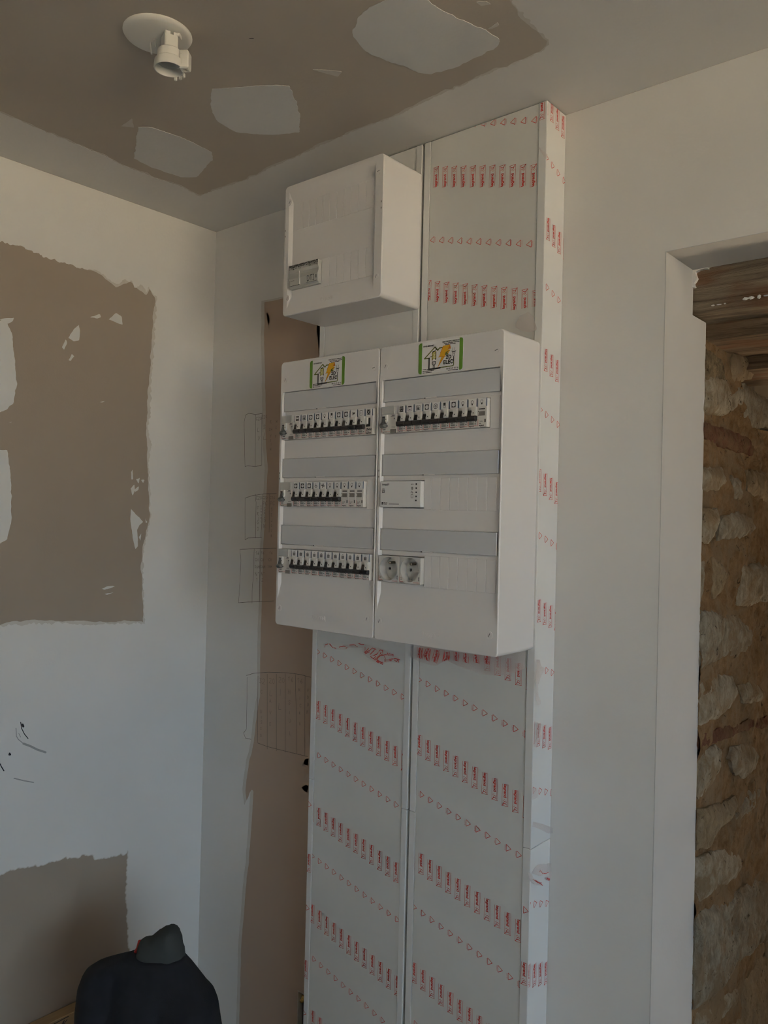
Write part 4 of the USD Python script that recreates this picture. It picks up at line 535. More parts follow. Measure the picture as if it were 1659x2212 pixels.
# ------------------------------------------------------------------ the modules clipped in them
FY = -.1110
def fy(y): return lambda v: np.c_[v[:, 0], np.full(len(v), y), v[:, 1]]
def rect(x0, z0, x1, z1): return sbox(min(x0, x1), min(z0, z1), max(x0, x1), max(z0, z1))
mm = .001
def S(*a): return [q * mm for q in a]
def ring(x, z, r, w): return Point(x, z).buffer(r, quad_segs=4).difference(Point(x, z).buffer(r - w, quad_segs=4))
def picto(k):
    """black pictogram, about 9 mm, centred on the origin, in mm"""
    sq = lambda a, b, c, d: sbox(a, b, c, d)
    out = lambda a, w: sbox(-a, -a, a, a).difference(sbox(-a + w, -a + w, a - w, a - w))
    U = unary_union
    g = {'socket': lambda: U([sq(-4, -4.3, 4, 4.3).difference(Point(0, 0).buffer(3.0)), Point(-1, 0).buffer(.5), Point(1, 0).buffer(.5), Point(0, 1.4).buffer(.4)]),
     'oven': lambda: U([sq(-4, 2.6, 4, 4.2), sq(-4, -4.2, 4, -1.6), sq(-4, -1.6, -3.3, 2.6), sq(3.3, -1.6, 4, 2.6), sq(-2.4, .8, 2.4, 1.5)]),
     'washing machine': lambda: U([out(4, .7), ring(0, -.6, 2.6, .7), Point(0, -1).buffer(1.5), sq(-2.6, 2.3, -.6, 2.9)]),
     'light bulb': lambda: U([ring(0, 1.2, 2.7, .6), sq(-1.1, -3.6, 1.1, -1.4), Polygon([(-1.6, -1), (1.6, -1), (1.1, -2), (-1.1, -2)])]),
     'refrigerator': lambda: U([sq(-2.2, .2, 2.2, 4.4), sq(-2.2, -3.6, 2.2, .2).difference(sq(-1.7, -3.1, 1.7, -.1)), ]),
     'antenna': lambda: U([Point(.9, 0).buffer(1.6), ring(1.2, 0, 3.0, .7).intersection(sq(-5, -5, .2, 5)), ring(1.4, 0, 4.5, .7).intersection(sq(-5, -3.2, -1.2, 3.2)), sq(2, -.5, 3.4, 2.2)]),
     'water tank': lambda: U([sq(-2.3, -3.4, 2.3, 3.4).buffer(1.0).difference(sq(-2.3, -3.4, 2.3, 3.4).buffer(.4)), Point(0, -.3).buffer(.9)]),
     'transformer': lambda: U([sq(-4, -4.3, 4, 4.3).difference(U([stroke([(-3, -3.2), (3, 3.2)], .9), stroke([(-2.6, 2.8), (-.8, 1)], .8), stroke([(1, -1.2), (2.8, -3)], .8)]))]),
     'ceiling fan': lambda: U([stroke([(0, 4.2), (0, 0)], .8), stroke([(-3.6, -.9), (0, .1), (3.6, -.9)], .9), sq(-1.6, -2.7, 1.6, -2.1), sq(-1.6, -4, 1.6, -3.4)]),
     'extractor fan': lambda: U([affinity.rotate(Polygon([(0, 0), (1.7, 1.4), (1.4, 4), (-.6, 3.6)]), a, origin=(0, 0)) for a in (0, 90, 180, 270)] + [Point(0, 0).buffer(.9)]),
     'cooking hob': lambda: sq(-4, -4.6, 4, 4.6).difference(U([ring(a, b, 1.5, .5) for a in (-1.9, 1.9) for b in (-2.2, 2.2)])),
     'dishwasher': lambda: U([sq(-3.8, 2.4, 3.8, 4.2), sq(-3.8, -4, -3.1, 2.4), sq(3.1, -4, 3.8, 2.4), sq(-3.8, -4, 3.8, -3.4), sq(-1.9, -2.6, 1.9, -1.6), sq(-2.4, .8, 2.4, 1.2)]),
     'tumble dryer': lambda: U([ring(0, 0, 4.3, .8), ring(0, 0, 2.2, .8), Point(0, 0).buffer(.7)]),
     'electric heater': lambda: U([sq(-2.9, -3.4, 2.9, 1.8).difference(U([sq(a, -2.8, a + .35, 1.2) for a in (-1.9, -.75, .4, 1.55)])), sq(-1.4, 3.1, 1.4, 3.7)])}[k]()
    return affinity.scale(g, mm, mm, origin=(0, 0))
def module_body(w, y=FY): return cbx(.0001, w - .0001, y, -.0460, .0003, .0455, .0006)
# the breaker of which every one in the rows is a copy
K = stage.CreateClassPrim('/World/breaker_kind')
obj('body', module_body(MW), 'module_white', K)
lug = Polygon([S(8.4, 31.6), S(16.9, 31.6), S(17.2, 24), S(16.9, 19), S(15.2, 16.8), S(11.6, 16.6), S(9.4, 18.2), S(9.0, 21), S(10.4, 24.5), S(9.6, 28)]).buffer(.0006)
obj('lug', [extrude_y(lug, -.1150, -.1105), extrude_y(lug.buffer(-.0009), -.1158, -.1149)], 'module_white', K)
obj('contact_dot', flat(Point(S(13.2, 22.4)).buffer(.0010, quad_segs=4), fy(-.11592)), 'ink', K)
tog = [Manifold.batch_hull([cbx(.0012, .0090, -.1128, -.110, .0150, .0290, .0006), cbx(.0012, .0090, -.1150, -.110, .0150, .0190, .0006)]),
       Manifold.batch_hull([cbx(-.0001, .0178, -.1160, -.110, .0102, .0186, .0012), cbx(.0004, .0173, -.1180, -.112, .0114, .0176, .0015)])]
obj('toggle', tog, 'black', K, smooth=40)
obj('indicator', cbx(.0022, .0082, -.1136, -.111, .0272, .0292, .0004), 'module_grey', K)
obj('clear_insert', [cbx(.0001, .0022, -.1122, -.1105, .0325, .0455, .0003), cbx(.0158, .0176, -.1118, -.1105, .0325, .0455, .0003)], 'blue_clear', K)
lab = Polygon([S(2.2, 32.6), S(15.9, 32.6), S(15.9, 43.2), S(16.8, 44.2), S(16.8, 45.4), S(14.6, 45.4), S(14.2, 44.6), S(4.0, 44.6), S(3.6, 45.4), S(1.3, 45.4), S(1.3, 44.2), S(2.2, 43.2)])
obj('label_frame', extrude_y(lab, -.1128, -.1106), 'label_white', K)
obj('rating_plate', [flat(rect(*S(2.4, 3.9, 12.0, 10.4)), fy(FY - .00012))], 'module_grey', K)
obj('red_line', flat(unary_union([rect(*S(.8, 2.6, 1.5, 11)), rect(*S(.8, 2.6, 16.6, 3.1))]), fy(FY - .00016)), 'red', K)
rt = [rect(*S(3.0, 8.7, 7.4, 9.6)), rect(*S(3.0, 6.9, 10.6, 7.4)), rect(*S(3.0, 5.2, 10.8, 6.3)), rect(*S(14.4, 8.3, 15.9, 10.8)), rect(*S(13.0, 5.2, 15.8, 6.4))]
obj('lettering', flat(unary_union(rt + [affinity.translate(text('legrand', width=.0092, bold=True, simp=4), *S(2.6, .8))]), fy(FY - .00020)), 'grey_ink', K)
ORD = ['first', 'second', 'third', 'fourth', 'fifth', 'sixth', 'seventh', 'eighth', 'ninth', 'tenth', 'eleventh', 'twelfth']
def breaker(x, z, pic, label, group):
    p = stage.DefinePrim(path_for(None, 'circuit_breaker'), 'Xform'); p.GetReferences().AddInternalReference(K.GetPath())
    UsdGeom.Xformable(p).AddTranslateOp().Set(Gf.Vec3d(x, 0, z)); tag(p, label, 'circuit breaker', group)
    obj('pictogram', flat(affinity.translate(picto(pic), *S(9.0, 38.4)), fy(-.11292)), 'ink', str(p.GetPath()) + '/label_frame')
def rcd(x, z, label):
    t = thing('residual_current_switch', label, 'switch', (x, 0, z), 'two-module differential switches'); w = 2 * MW
    obj('body', module_body(w), 'module_white', t)
    obj('blank_label', cbx(.0008, .0285, -.1124, -.1105, .0318, .0455, .0005), 'module_grey', t, label='plain grey-green label')
    obj('clear_insert', cbx(.0292, .0354, -.1114, -.1105, .0325, .0455, .0003), 'label_white', t)
    g = Manifold.batch_hull([cbx(.0030, .0098, -.1128, -.110, .0150, .0285, .0006), cbx(.0030, .0098, -.1155, -.110, .0150, .0190, .0006)])
    b_ = Manifold.batch_hull([cbx(-.0002, .0120, -.1165, -.110, .0088, .0172, .0016), cbx(.0006, .0112, -.1195, -.112, .0102, .0162, .002)])
    obj('toggle', [g, b_], 'toggle_grey', t, smooth=40, label='grey switch toggle'); obj('toggle_slot', cbx(.0030, .0095, -.1133, -.1105, .0272, .0288, .0003), 'black', t)
    lg = Polygon([S(10.6, 31), S(14.0, 31), S(14.2, 20), S(12.6, 17.4), S(11.2, 19.4), S(10.6, 24)])
    obj('lug', extrude_y(lg, -.1146, -.1105), 'module_white', t); obj('contact_dot', [flat(Point(S(12.6, 23.4)).buffer(.0009, quad_segs=3), fy(-.1148)), flat(Point(S(12.8, 12.4)).buffer(.0013, quad_segs=3), fy(-.1113))], 'ink', t)
    lg2 = Polygon([S(31, 31.6), S(35.2, 31.6), S(35.2, 19), S(33.4, 18), S(32.6, 20.5), S(33.4, 24.5), S(32, 28)])
    obj('lug', extrude_y(lg2, -.1150, -.1105), 'module_white', t)
    obj('red_line', flat(unary_union([rect(*S(.9, 2.6, 1.5, 9)), rect(*S(.9, 2.6, 19, 3.1))]), fy(FY - .00016)), 'red', t)
    s = [rect(*S(3, 5.6, 9.4, 7.2)), rect(*S(20.5, 27.8, 29.5, 28.4)), rect(*S(22.5, 29, 30, 30.6)), rect(*S(22.5, 8.4, 30.5, 8.9)), rect(*S(22.5, 10, 30.5, 10.5)), rect(*S(27, 23, 29.6, 25.5)), affinity.translate(text('legrand', width=.0095, bold=True, simp=4), *S(2.4, .9))]
    obj('lettering', flat(unary_union(s), fy(FY - .00020)), 'grey_ink', t)
    obj('test_button', cbx(.0205, .0325, -.1126, -.1105, -.0002, .0064, .0005), 'button_grey', t, label='dark grey test button')
def pulse(x, z, pic, label, special=False):
    t = thing('transformer_module' if special else 'impulse_relay', label, 'relay' if not special else 'transformer', (x, 0, z), None if special else 'impulse relays without a long toggle')
    obj('body', module_body(MW), 'module_white', t)
    f = obj('label_frame', extrude_y(lab, -.1128, -.1106), 'label_white', t)
    obj('clear_insert', [cbx(.0001, .0022, -.1122, -.1105, .0325, .0455, .0003), cbx(.0158, .0176, -.1118, -.1105, .0325, .0455, .0003)], 'blue_clear', t)
    obj('pictogram', flat(affinity.translate(picto(pic), *S(9.0, 38.6)), fy(-.11292)), 'ink', f)
    obj('red_line', flat(rect(*S(1.4, 2.0, 2.0, 12.5)), fy(FY - .00016)), 'red', t)
    if special:
        obj('slot', [flat(Polygon([S(7.6, 29), S(12, 29), S(12, 14), S(2.4, 13.6), S(2.4, 17.6), S(7.6, 18.4)]), fy(FY - .00025))], 'ink', t)
        obj('catch', cbx(.0020, .0066, -.1136, -.1105, .0190, .0295, .0006), 'module_white', t)
        s = [affinity.translate(text('2vA', width=.0105, bold=True, simp=3), *S(3, 7)), rect(*S(3, 4.6, 9.6, 5.2)), rect(*S(13.6, 7, 14.8, 11)), affinity.translate(text('legrand', width=.0105, bold=True, simp=4), *S(3, 1))]
    else:
        obj('slot', flat(rect(*S(3.2, 27.6, 14.2, 29.2)), fy(FY - .00025)), 'ink', t)
        obj('push_button', cbx(.0034, .0144, -.1124, -.1105, .0180, .0248, .0006), 'button_grey', t, label='brown-grey push button')
        s = [Point(S(1.9, 24.5)).buffer(.0007, quad_segs=2), Point(S(1.9, 19)).buffer(.0007, quad_segs=2), affinity.translate(text('16A', width=.0066, simp=3), *S(3.2, 8)), rect(*S(3.2, 5.6, 7.2, 6.3)), rect(*S(13.4, 7.6, 15.6, 12.6)), affinity.translate(text('legrand', width=.0092, bold=True, simp=4), *S(3.2, 1.4))]
    obj('lettering', flat(unary_union(s), fy(FY - .00020)), 'ink', t)
LBX, RBX = .0004 + MX0, .2508 + MX0
LROWS = [['oven', 'washing machine', 'socket', 'socket', 'light bulb', 'refrigerator', 'socket', 'socket', 'antenna', 'water tank', '*transformer'],
         ['socket', 'socket', 'socket', 'ceiling fan', 'extractor fan', 'light bulb', 'light bulb', '+light bulb', '+light bulb', '+light bulb'], ['electric heater'] * 11]
def fill(x0, k, row, bname, rname):
    z = ZB + APS[k]
    rcd(x0, z, 'wide switch with grey toggle starting the %s row of the %s board' % (rname, bname))
    nb = sum(1 for q in row if q[0] not in '*+'); npulse = 0
    for i, q in enumerate(row):
        x = x0 + (i + 2) * MW; pic = q.lstrip('*+')
        if q[0] == '*': pulse(x, z, pic, 'narrow module with L-shaped black slot ending the top row of the left board', True)
        elif q[0] == '+':
            if bname == 'right': l = 'light-bulb impulse relay with grey button at the end of the right board\'s breaker row'
            else: l = 'impulse relay with grey button, %s of three in the left board\'s middle row' % ORD[npulse]
            pulse(x, z, pic, l); npulse += 1
        else:
            breaker(x, z, pic, 'black-toggled breaker with %s pictogram, %s breaker in the %s row of the %s board' % (pic, ORD[i], rname, bname), 'breakers in the %s row of the %s board' % (rname, bname))
for k, row in enumerate(LROWS): fill(LBX, k, row, 'left', ['top', 'middle', 'bottom'][k])
fill(RBX, 0, ['cooking hob', 'dishwasher', 'washing machine', 'socket', 'tumble dryer', 'refrigerator', 'socket', 'light bulb', 'light bulb', '+light bulb'], 'right', 'top')
# white end stops at the right of each row
for n, (x, z, l) in enumerate(((LBX + 13 * MW, APS[0], 0), (LBX + 13 * MW, APS[2], 0))):
    pass

# energy monitor
t = thing('energy_monitor', 'white flat energy monitor module lettered TYWATT with five status dots', 'energy meter', (.2508 + .0103, 0, ZB + APS[1] + .0010)); w = .0877
obj('body', cbx(0, w, -.1112, -.046, 0, .0440, .0010), 'label_white', t)
s = [affinity.translate(text('TYWATT', width=.0158, height=.0036, bold=True, simp=2), *S(4.2, 36)), rect(*S(4.4, 31.6, 9.6, 32.3)), rect(*S(4.2, 24.0, 10.0, 29.8)).difference(rect(*S(4.9, 24.7, 9.3, 29.1))), ring(*S(7.2, 27, 1.7, .6)), stroke([S(7.2, 27), S(8.6, 28.4)], .0005)]
for i in range(5): s.append(rect(*S(76.6, 38.4 - i * 6.7 - 1.2, 79.2, 38.4 - i * 6.7 + 1.2)))
s += [rect(*S(67, 37.8, 69, 38.8)), rect(*S(70, 37.8, 72, 38.8)), ring(*S(69.4, 31.7, 2.3, .5)), rect(*S(68.6, 30.6, 70.4, 32.8)).difference(rect(*S(69.1, 31.2, 69.9, 32.2))), stroke([S(66.6, 25), S(68.2, 25), S(69.2, 27), S(70.2, 23.2), S(71.2, 25), S(72.4, 25)], .0005),
      Polygon([S(68, 16.2), S(71, 16.2), S(71, 20.6), S(68, 20.6)]).buffer(.0008).difference(Polygon([S(68, 16.2), S(71, 16.2), S(71, 20.6), S(68, 20.6)]).buffer(.0003))]
s += [rect(*S(4.0, 4.4, 7.6, 8.2)).difference(rect(*S(5.2, 5.8, 6.6, 6.6))), affinity.translate(text('DELTA', width=.0082, height=.0017, bold=True, simp=3), *S(8.6, 6.5)), affinity.translate(text('DORE', width=.0072, height=.0017, bold=True, simp=3), *S(8.6, 4.3)), rect(*S(20, 4.8, 42, 5.7))]
obj('lettering', flat(unary_union(s), fy(-.11132)), 'ink', t)
# socket modules
for n, x in enumerate((.0106, .0562)):
    t = thing('socket_outlet', ['left', 'right'][n] + ' of the two round socket outlets in the right board', 'socket', (.2508 + x, 0, ZB + APS[2] + .0008), 'modular sockets in the bottom row'); w, h = .0454, .0444; c = (w / 2, h / 2)
    b = cbx(.0001, w - .0001, -.1114, -.046, 0, h, .0008); cc = (w / 2 - .0004, h / 2 + .0008)
    b = b - cyl((cc[0], -.12, cc[1]), (cc[0], -.0965, cc[1]), .0202, 48, .0188)
    for dx in (-.0095, .0095): b = b - cyl((cc[0] + dx, -.12, cc[1] - .001), (cc[0] + dx, -.080, cc[1] - .001), .0026, 16)
    obj('body', b, 'socket_white', t, smooth=30)
    obj('earth_pin', Manifold.batch_boolean([cyl((cc[0], -.0963, cc[1] + .0098), (cc[0], -.1085, cc[1] + .0098), .0024, 16), cyl((cc[0], -.1084, cc[1] + .0098), (cc[0], -.1102, cc[1] + .0098), .0024, 16, .0012)], m3.OpType.Add), 'brass', t, smooth=30)
    obj('contact', [cyl((cc[0] + dx, -.0955, cc[1] - .001), (cc[0] + dx, -.082, cc[1] - .001), .0019, 12) for dx in (-.0095, .0095)], 'dark_gap', t)
    obj('red_line', flat(unary_union([rect(*S(1.2, 3.4, 1.8, 11)), rect(*S(1.2, 3.0, 9, 3.5)), rect(*S(30, 2.4, 42, 2.9))]), fy(-.11152)), 'red', t)
    obj('lettering', flat(unary_union([rect(*S(3, 8.6, 7, 9.4)), rect(*S(3, 6.2, 7, 6.9)), affinity.translate(text('legrand', width=.0095, bold=True, simp=4), *S(2.2, .8)), rect(*S(40.5, 6, 43.2, 12)).difference(rect(*S(41.3, 7, 42.6, 11)))]), fy(-.11155)), 'grey_ink', t)
# telephone test module
t = thing('test_module', 'grey module lettered DTI with black speckled top in the small upper board', 'telephone module', (.0004 + .0204, 0, ZB + .5884 + .0482)); w = .0772
pro = [(-.046, .0002), (-.1075, .0002), (-.1085, .0020), (-.1120, .0040), (-.1125, .0180), (-.1100, .0250), (-.1096, .0290), (-.1118, .0340), (-.1120, .0438), (-.046, .0438)]
bd = Manifold.extrude(CrossSection([pro[::-1]], m3.FillRule.NonZero), w).transform(np.array([[0, 0, 1, 0], [1, 0, 0, 0], [0, 1, 0, 0]], float))
obj('body', bd, 'module_grey', t)
obj('lever', Manifold.batch_hull([cbx(.0330, .0445, -.1132, -.108, .0050, .0150, .001), cbx(.0340, .0440, -.1126, -.108, .0225, .0240, .0008)]), 'module_grey', t)
obj('catch', hull([(.0270, -.112, .023), (.0310, -.1137, .023), (.0318, -.1137, .019), (.0318, -.112, .004), (.0304, -.1140, .006), (.0300, -.112, .004), (.029, -.1137, .030), (.0278, -.111, .031)]), 'module_white', t)
r3 = np.random.default_rng(2); cells = []
for i in range(64):
    for j in range(9):
        if r3.random() < (.84 - j * .085) and not (30 < i * 1.2 < 48 and j > 5): cells.append(rect(*S(.4 + i * 1.2, 42.6 - j * 1.0, .4 + i * 1.2 + 1.1, 42.6 - j * 1.0 + .95)))
pf = lambda v: np.c_[v[:, 0], np.interp(v[:, 1], [.002, .004, .018, .025, .029, .034, .0438], [-.1086, -.1121, -.1126, -.1101, -.1097, -.1119, -.1121]) - .00015, v[:, 1]]
obj('speckle_print', cat_([flat(q, pf) for q in cells]), 'ink', t)
obj('lettering', flat(unary_union([affinity.translate(text('DTI', width=.0190, height=.0108, simp=1.2), *S(49.5, 6.8)), rect(*S(47, 4.6, 76, 5.2)), rect(*S(3, 4.2, 31, 4.9)), rect(*S(3, 4.2, 3.7, 15)), rect(*S(5.5, 13.6, 15.5, 14.2)), rect(*S(72.5, 10, 74.6, 16))]), pf), 'ink', t)

# ------------------------------------------------------------------ stickers
def sticker(x, z, label):
    W_, H_ = .0885, .0510; t = thing('sticker', label, 'sticker', (x, DF, z), 'electrician stickers')
    P = lambda u, v: (u * W_, v * H_); y = lambda k: (lambda v: np.c_[v[:, 0], np.full(len(v), -.00055 - .00004 * k), v[:, 1]])
    obj('paper', extrude_y(sbox(0, 0, W_, H_).buffer(-.004).buffer(.004), -.00050, -.0001), 'sticker', t)
    gl = sbox(0, 0, W_ * .12, H_).buffer(-.0045).buffer(.0045).intersection(sbox(0, 0, W_ * .078, H_)); obj('green_bar', flat(gl, y(1)), 'green', t)
    obj('green_bar', flat(affinity.translate(affinity.scale(gl, -1, 1, origin=(0, 0)), W_, 0), y(1)), 'green', t)
    roof = stroke([P(.255, .485), P(.135, .485), P(.375, .815), P(.440, .700), P(.475, .765), P(.60, .770)], .0019); base = stroke([P(.80, .42), P(.80, .175), P(.79, .150), P(.42, .140)], .0016)
    obj('house_outline', flat(unary_union([roof, base]), y(1)), 'dark_green', t)
    wall = unary_union([stroke([P(.245, .48), P(.245, .125), P(.50, .135)], .0026), stroke([P(.80, .42), P(.80, .30)], .0014)]); obj('house_wall', flat(wall, y(2)), 'ink', t)
    bolt = Polygon([P(.565, .815), P(.715, .835), P(.665, .690), P(.725, .655), P(.655, .520), P(.625, .520), P(.500, .300), P(.435, .125), P(.530, .480), P(.470, .480), P(.520, .660)])
    obj('bolt', flat(bolt, y(3)), 'yellow', t)
    obj('bolt_shade', flat(unary_union([Polygon([P(.715, .835), P(.735, .70), P(.665, .690)]), Polygon([P(.625, .52), P(.435, .125), P(.500, .300)]), stroke([P(.565, .815), P(.50, .60)], .0009), stroke([P(.46, .48), P(.60, .48)], .0008)]), y(4)), 'orange', t)
    obj('bolt_arrow', flat(Polygon([P(.60, .52), P(.70, .52), P(.65, .58), P(.70, .66), P(.62, .60)]), y(5)), 'dark_green', t)
    bulb = []
    for i in range(5): bulb.append(stroke([P(.315, .44 + i * .048), P(.395, .475 + i * .048)], .0015))
    obj('lamp_coil', flat(unary_union([stroke([P(.320, .42), P(.325, .66), P(.36, .69), P(.395, .66), P(.395, .43)], .0022), stroke([P(.27, .52), P(.33, .53)], .0012), stroke([P(.37, .67), P(.40, .74)], .0010)]), y(2)), 'ink', t)
    obj('lamp_coil', flat(unary_union(bulb), y(3)), 'lime', t, label='yellow turns of the lamp coil')
    obj('lamp_base', flat(unary_union([Polygon([P(.315, .37), P(.40, .37), P(.405, .29), P(.375, .22), P(.34, .22), P(.31, .29)]).difference(Point(P(.357, .31)).buffer(.0022)), rect(*P(.335, .13), *P(.352, .22)), rect(*P(.365, .13), *P(.380, .22)), Point(P(.357, .31)).buffer(.0011)]), y(2)), 'grey_ink', t)
    obj('plug', flat(unary_union([Polygon([P(.755, .590), P(.845, .590), P(.850, .640), P(.835, .610), P(.765, .610), P(.750, .640)]), Polygon([P(.765, .59), P(.835, .59), P(.820, .46), P(.80, .42), P(.78, .46)]).difference(Polygon([P(.775, .57), P(.825, .57), P(.812, .47), P(.80, .45), P(.788, .47)])), rect(*P(.772, .62), *P(.779, .72)), rect(*P(.820, .62), *P(.827, .72)), Polygon([P(.795, .54), P(.810, .54), P(.800, .49)])]), y(2)), 'grey_ink', t)
    T = lambda s, u, v, wd, ht=None, b=True, q=1.6: affinity.translate(text(s, width=wd * W_, height=ht and ht * H_, bold=b, simp=q), *P(u, v))
    D_ = lambda u0, u1, v: rect(*P(u0, v), *P(u1, v + .020))
    obj('lettering', flat(unary_union([T('2D', .625, .385, .125, .125), T('ELEC', .575, .225, .215, .135), T('DEVIS GRATUIT', .105, .855, .245, .045), T('ELECTRICITE GENERALE', .545, .915, .375, .045), T('06-87-19-22-16', .645, .055, .26, .05),
        D_(.575, .66, .875), D_(.67, .78, .875), D_(.79, .92, .875), D_(.61, .70, .835), D_(.71, .84, .835), D_(.10, .19, .125), D_(.20, .30, .125), D_(.10, .15, .070), D_(.16, .27, .070), D_(.28, .37, .070), D_(.10, .15, .020), D_(.17, .32, .020), D_(.68, .90, .012)]), y(6)), 'ink', t)
sticker(.0800, ZB + .4437, 'electrician sticker with green bars on the left board above its first row')
sticker(.2508 + .0845, ZB + .4450, 'electrician sticker with green bars at the top of the right board')
# ------------------------------------------------------------------ lamp holder on the ceiling
lx, ly = .1546, -.4985
t = thing('ceiling_lamp_holder', 'white ceiling rose with an empty bulb socket hanging from it', 'lamp holder', (lx, ly, CEIL))
def lathe(pr, n=48): m = trimesh.creation.revolve(np.array(pr), sections=n); return m
rose = lathe([(0, 0), (.0480, 0), (.0482, -.0015), (.0465, -.0042), (.0420, -.0062), (.030, -.0076), (0, -.0080)][::-1]); trimesh.repair.fix_normals(rose)
obj('rose', rose, 'lamp_white', t, smooth=40)
px, py = .0215, .0055
blk = Manifold.batch_hull([cbx(px - .0120, px + .0115, py - .0095, py + .0095, -.033, -.0070, .0015)]) - bx(px + .004, px + .02, py - .002, py + .0025, -.012, -.004)
ca, sa = math.cos(.75), math.sin(.75)
def rotz(m, a, o): return m.translate((-o[0], -o[1], 0)).rotate((0, 0, math.degrees(a))).translate((o[0], o[1], 0))
obj('plug_block', rotz(blk, -.35, (px, py)), 'lamp_white', t)
obj('clip', [rotz(cbx(px + .0095, px + .0165, py - .006, py + .004, -.0125, -.0074, .0008), .65, (px, py))], 'lamp_white', t)
sock = lathe([(.0150, -.0295), (.0166, -.0310), (.0168, -.0440), (.0202, -.0450), (.0212, -.0545), (.0206, -.0565), (.0194, -.0565), (.0186, -.0540), (.0160, -.042), (.0136, -.037), (0, -.036), (0, -.0330), (.0145, -.0298)]); sock.apply_translation((px, py, 0)); trimesh.repair.fix_normals(sock)
obj('socket_shell', sock, 'lamp_white', t, smooth=30)
thr = [lathe([(.0174 - .0004 * k, -.0475 + k * .0034), (.0164 - .0004 * k, -.0465 + k * .0034), (.0174 - .0004 * k, -.0452 + k * .0034)]) for k in range(2)]
for q in thr: q.apply_translation((px, py, 0))
obj('screw_thread', thr, 'lamp_white', t)
tb = Manifold.batch_hull([cbx(px + .0165, px + .0305, py - .0075, py + .0070, -.0580, -.0345, .0016), cbx(px + .0170, px + .0290, py - .007, py + .0065, -.0580, -.0320, .0010)]) - cyl((px + .024, py, -.07), (px + .024, py, -.050), .0032, 16) - bx(px + .0185, px + .0205, py - .02, py - .0068, -.054, -.038)
obj('terminal_block', rotz(tb, .62, (px, py)), 'lamp_white', t)
cl_ = [rotz(cbx(px + .0205, px + .0240, py - .0020, py + .0020, -.0605, -.0545, .0007), a, (px, py)) for a in (1.35, 1.72, 2.10)]
obj('spring_tab', cl_, 'lamp_white', t)
obj('wire_hook', [cyl((-.0040, -.0020, -.0068), (-.0022, -.0015, -.0195), .00115, 10)], 'metal', t, smooth=40)
obj('wire_hook', [cyl((-.0150, -.0015, -.0118), (-.0105, -.0025, -.0270), .0012, 10), cyl((-.0150, -.0015, -.0070), (-.0150, -.0015, -.0119), .0012, 10)], 'metal', t, smooth=40)
obj('hook_head', lathe([(0, -.0104), (.0034, -.0100), (.0034, -.0088), (0, -.0084)]).apply_translation((-.0045, -.0022, .0012)), 'metal', t, smooth=40)

# ------------------------------------------------------------------ flush box in the wall beside the trunking
t = thing('wiring_recess', 'dark cut-out with a cable conduit and yellow insulation left of the trunking foot', 'wall box', (-.0715, YB, .570))
obj('back_box', bx(-.0155, .0155, .0265, .0455, -.068, .0695), 'dark_gap', t)
obj('conduit', cyl((-.003, .016, -.066), (-.003, .016, .052), .0105, 16), 'conduit', t, smooth=40)
obj('insulation_tuft', [blob((-.002, .004, .0610), (.0085, .005, .0055), 3), blob((.005, .003, .0575), (.005, .004, .007), 5), blob((-.009, .004, .0530), (.004, .004, .0035), 8)], 'wool', t)
obj('insulation_tuft', [blob((.001, .004, -.0540), (.010, .005, .011), 11)], 'wire_orange', t, label='orange cable sheath showing at the bottom')

# ------------------------------------------------------------------ the wooden board by the left wall
t = thing('wooden_panel', 'tan wooden panel with black handwriting along the left wall behind the jacket', 'wooden panel', (-.418, -.50, 0))
obj('panel', cbx(-.0155, .0155, -.42, .30, .002, .6205, .0015), 'board_wood', t)
hw = [[(.135, .612), (.165, .6145)], [(.150, .611), (.145, .600), (.160, .602), (.168, .611), (.172, .602)], [(.176, .603), (.180, .611), (.186, .603), (.190, .611), (.196, .604)], [(.20, .606), (.206, .612), (.203, .603), (.212, .611)], [(.140, .6125), (.215, .6165)]]
obj('handwriting', flat(unary_union([stroke(p, .0016) for p in hw]), lambda v: np.c_[np.full(len(v), .0158), v[:, 0], v[:, 1]]), 'ink', t)

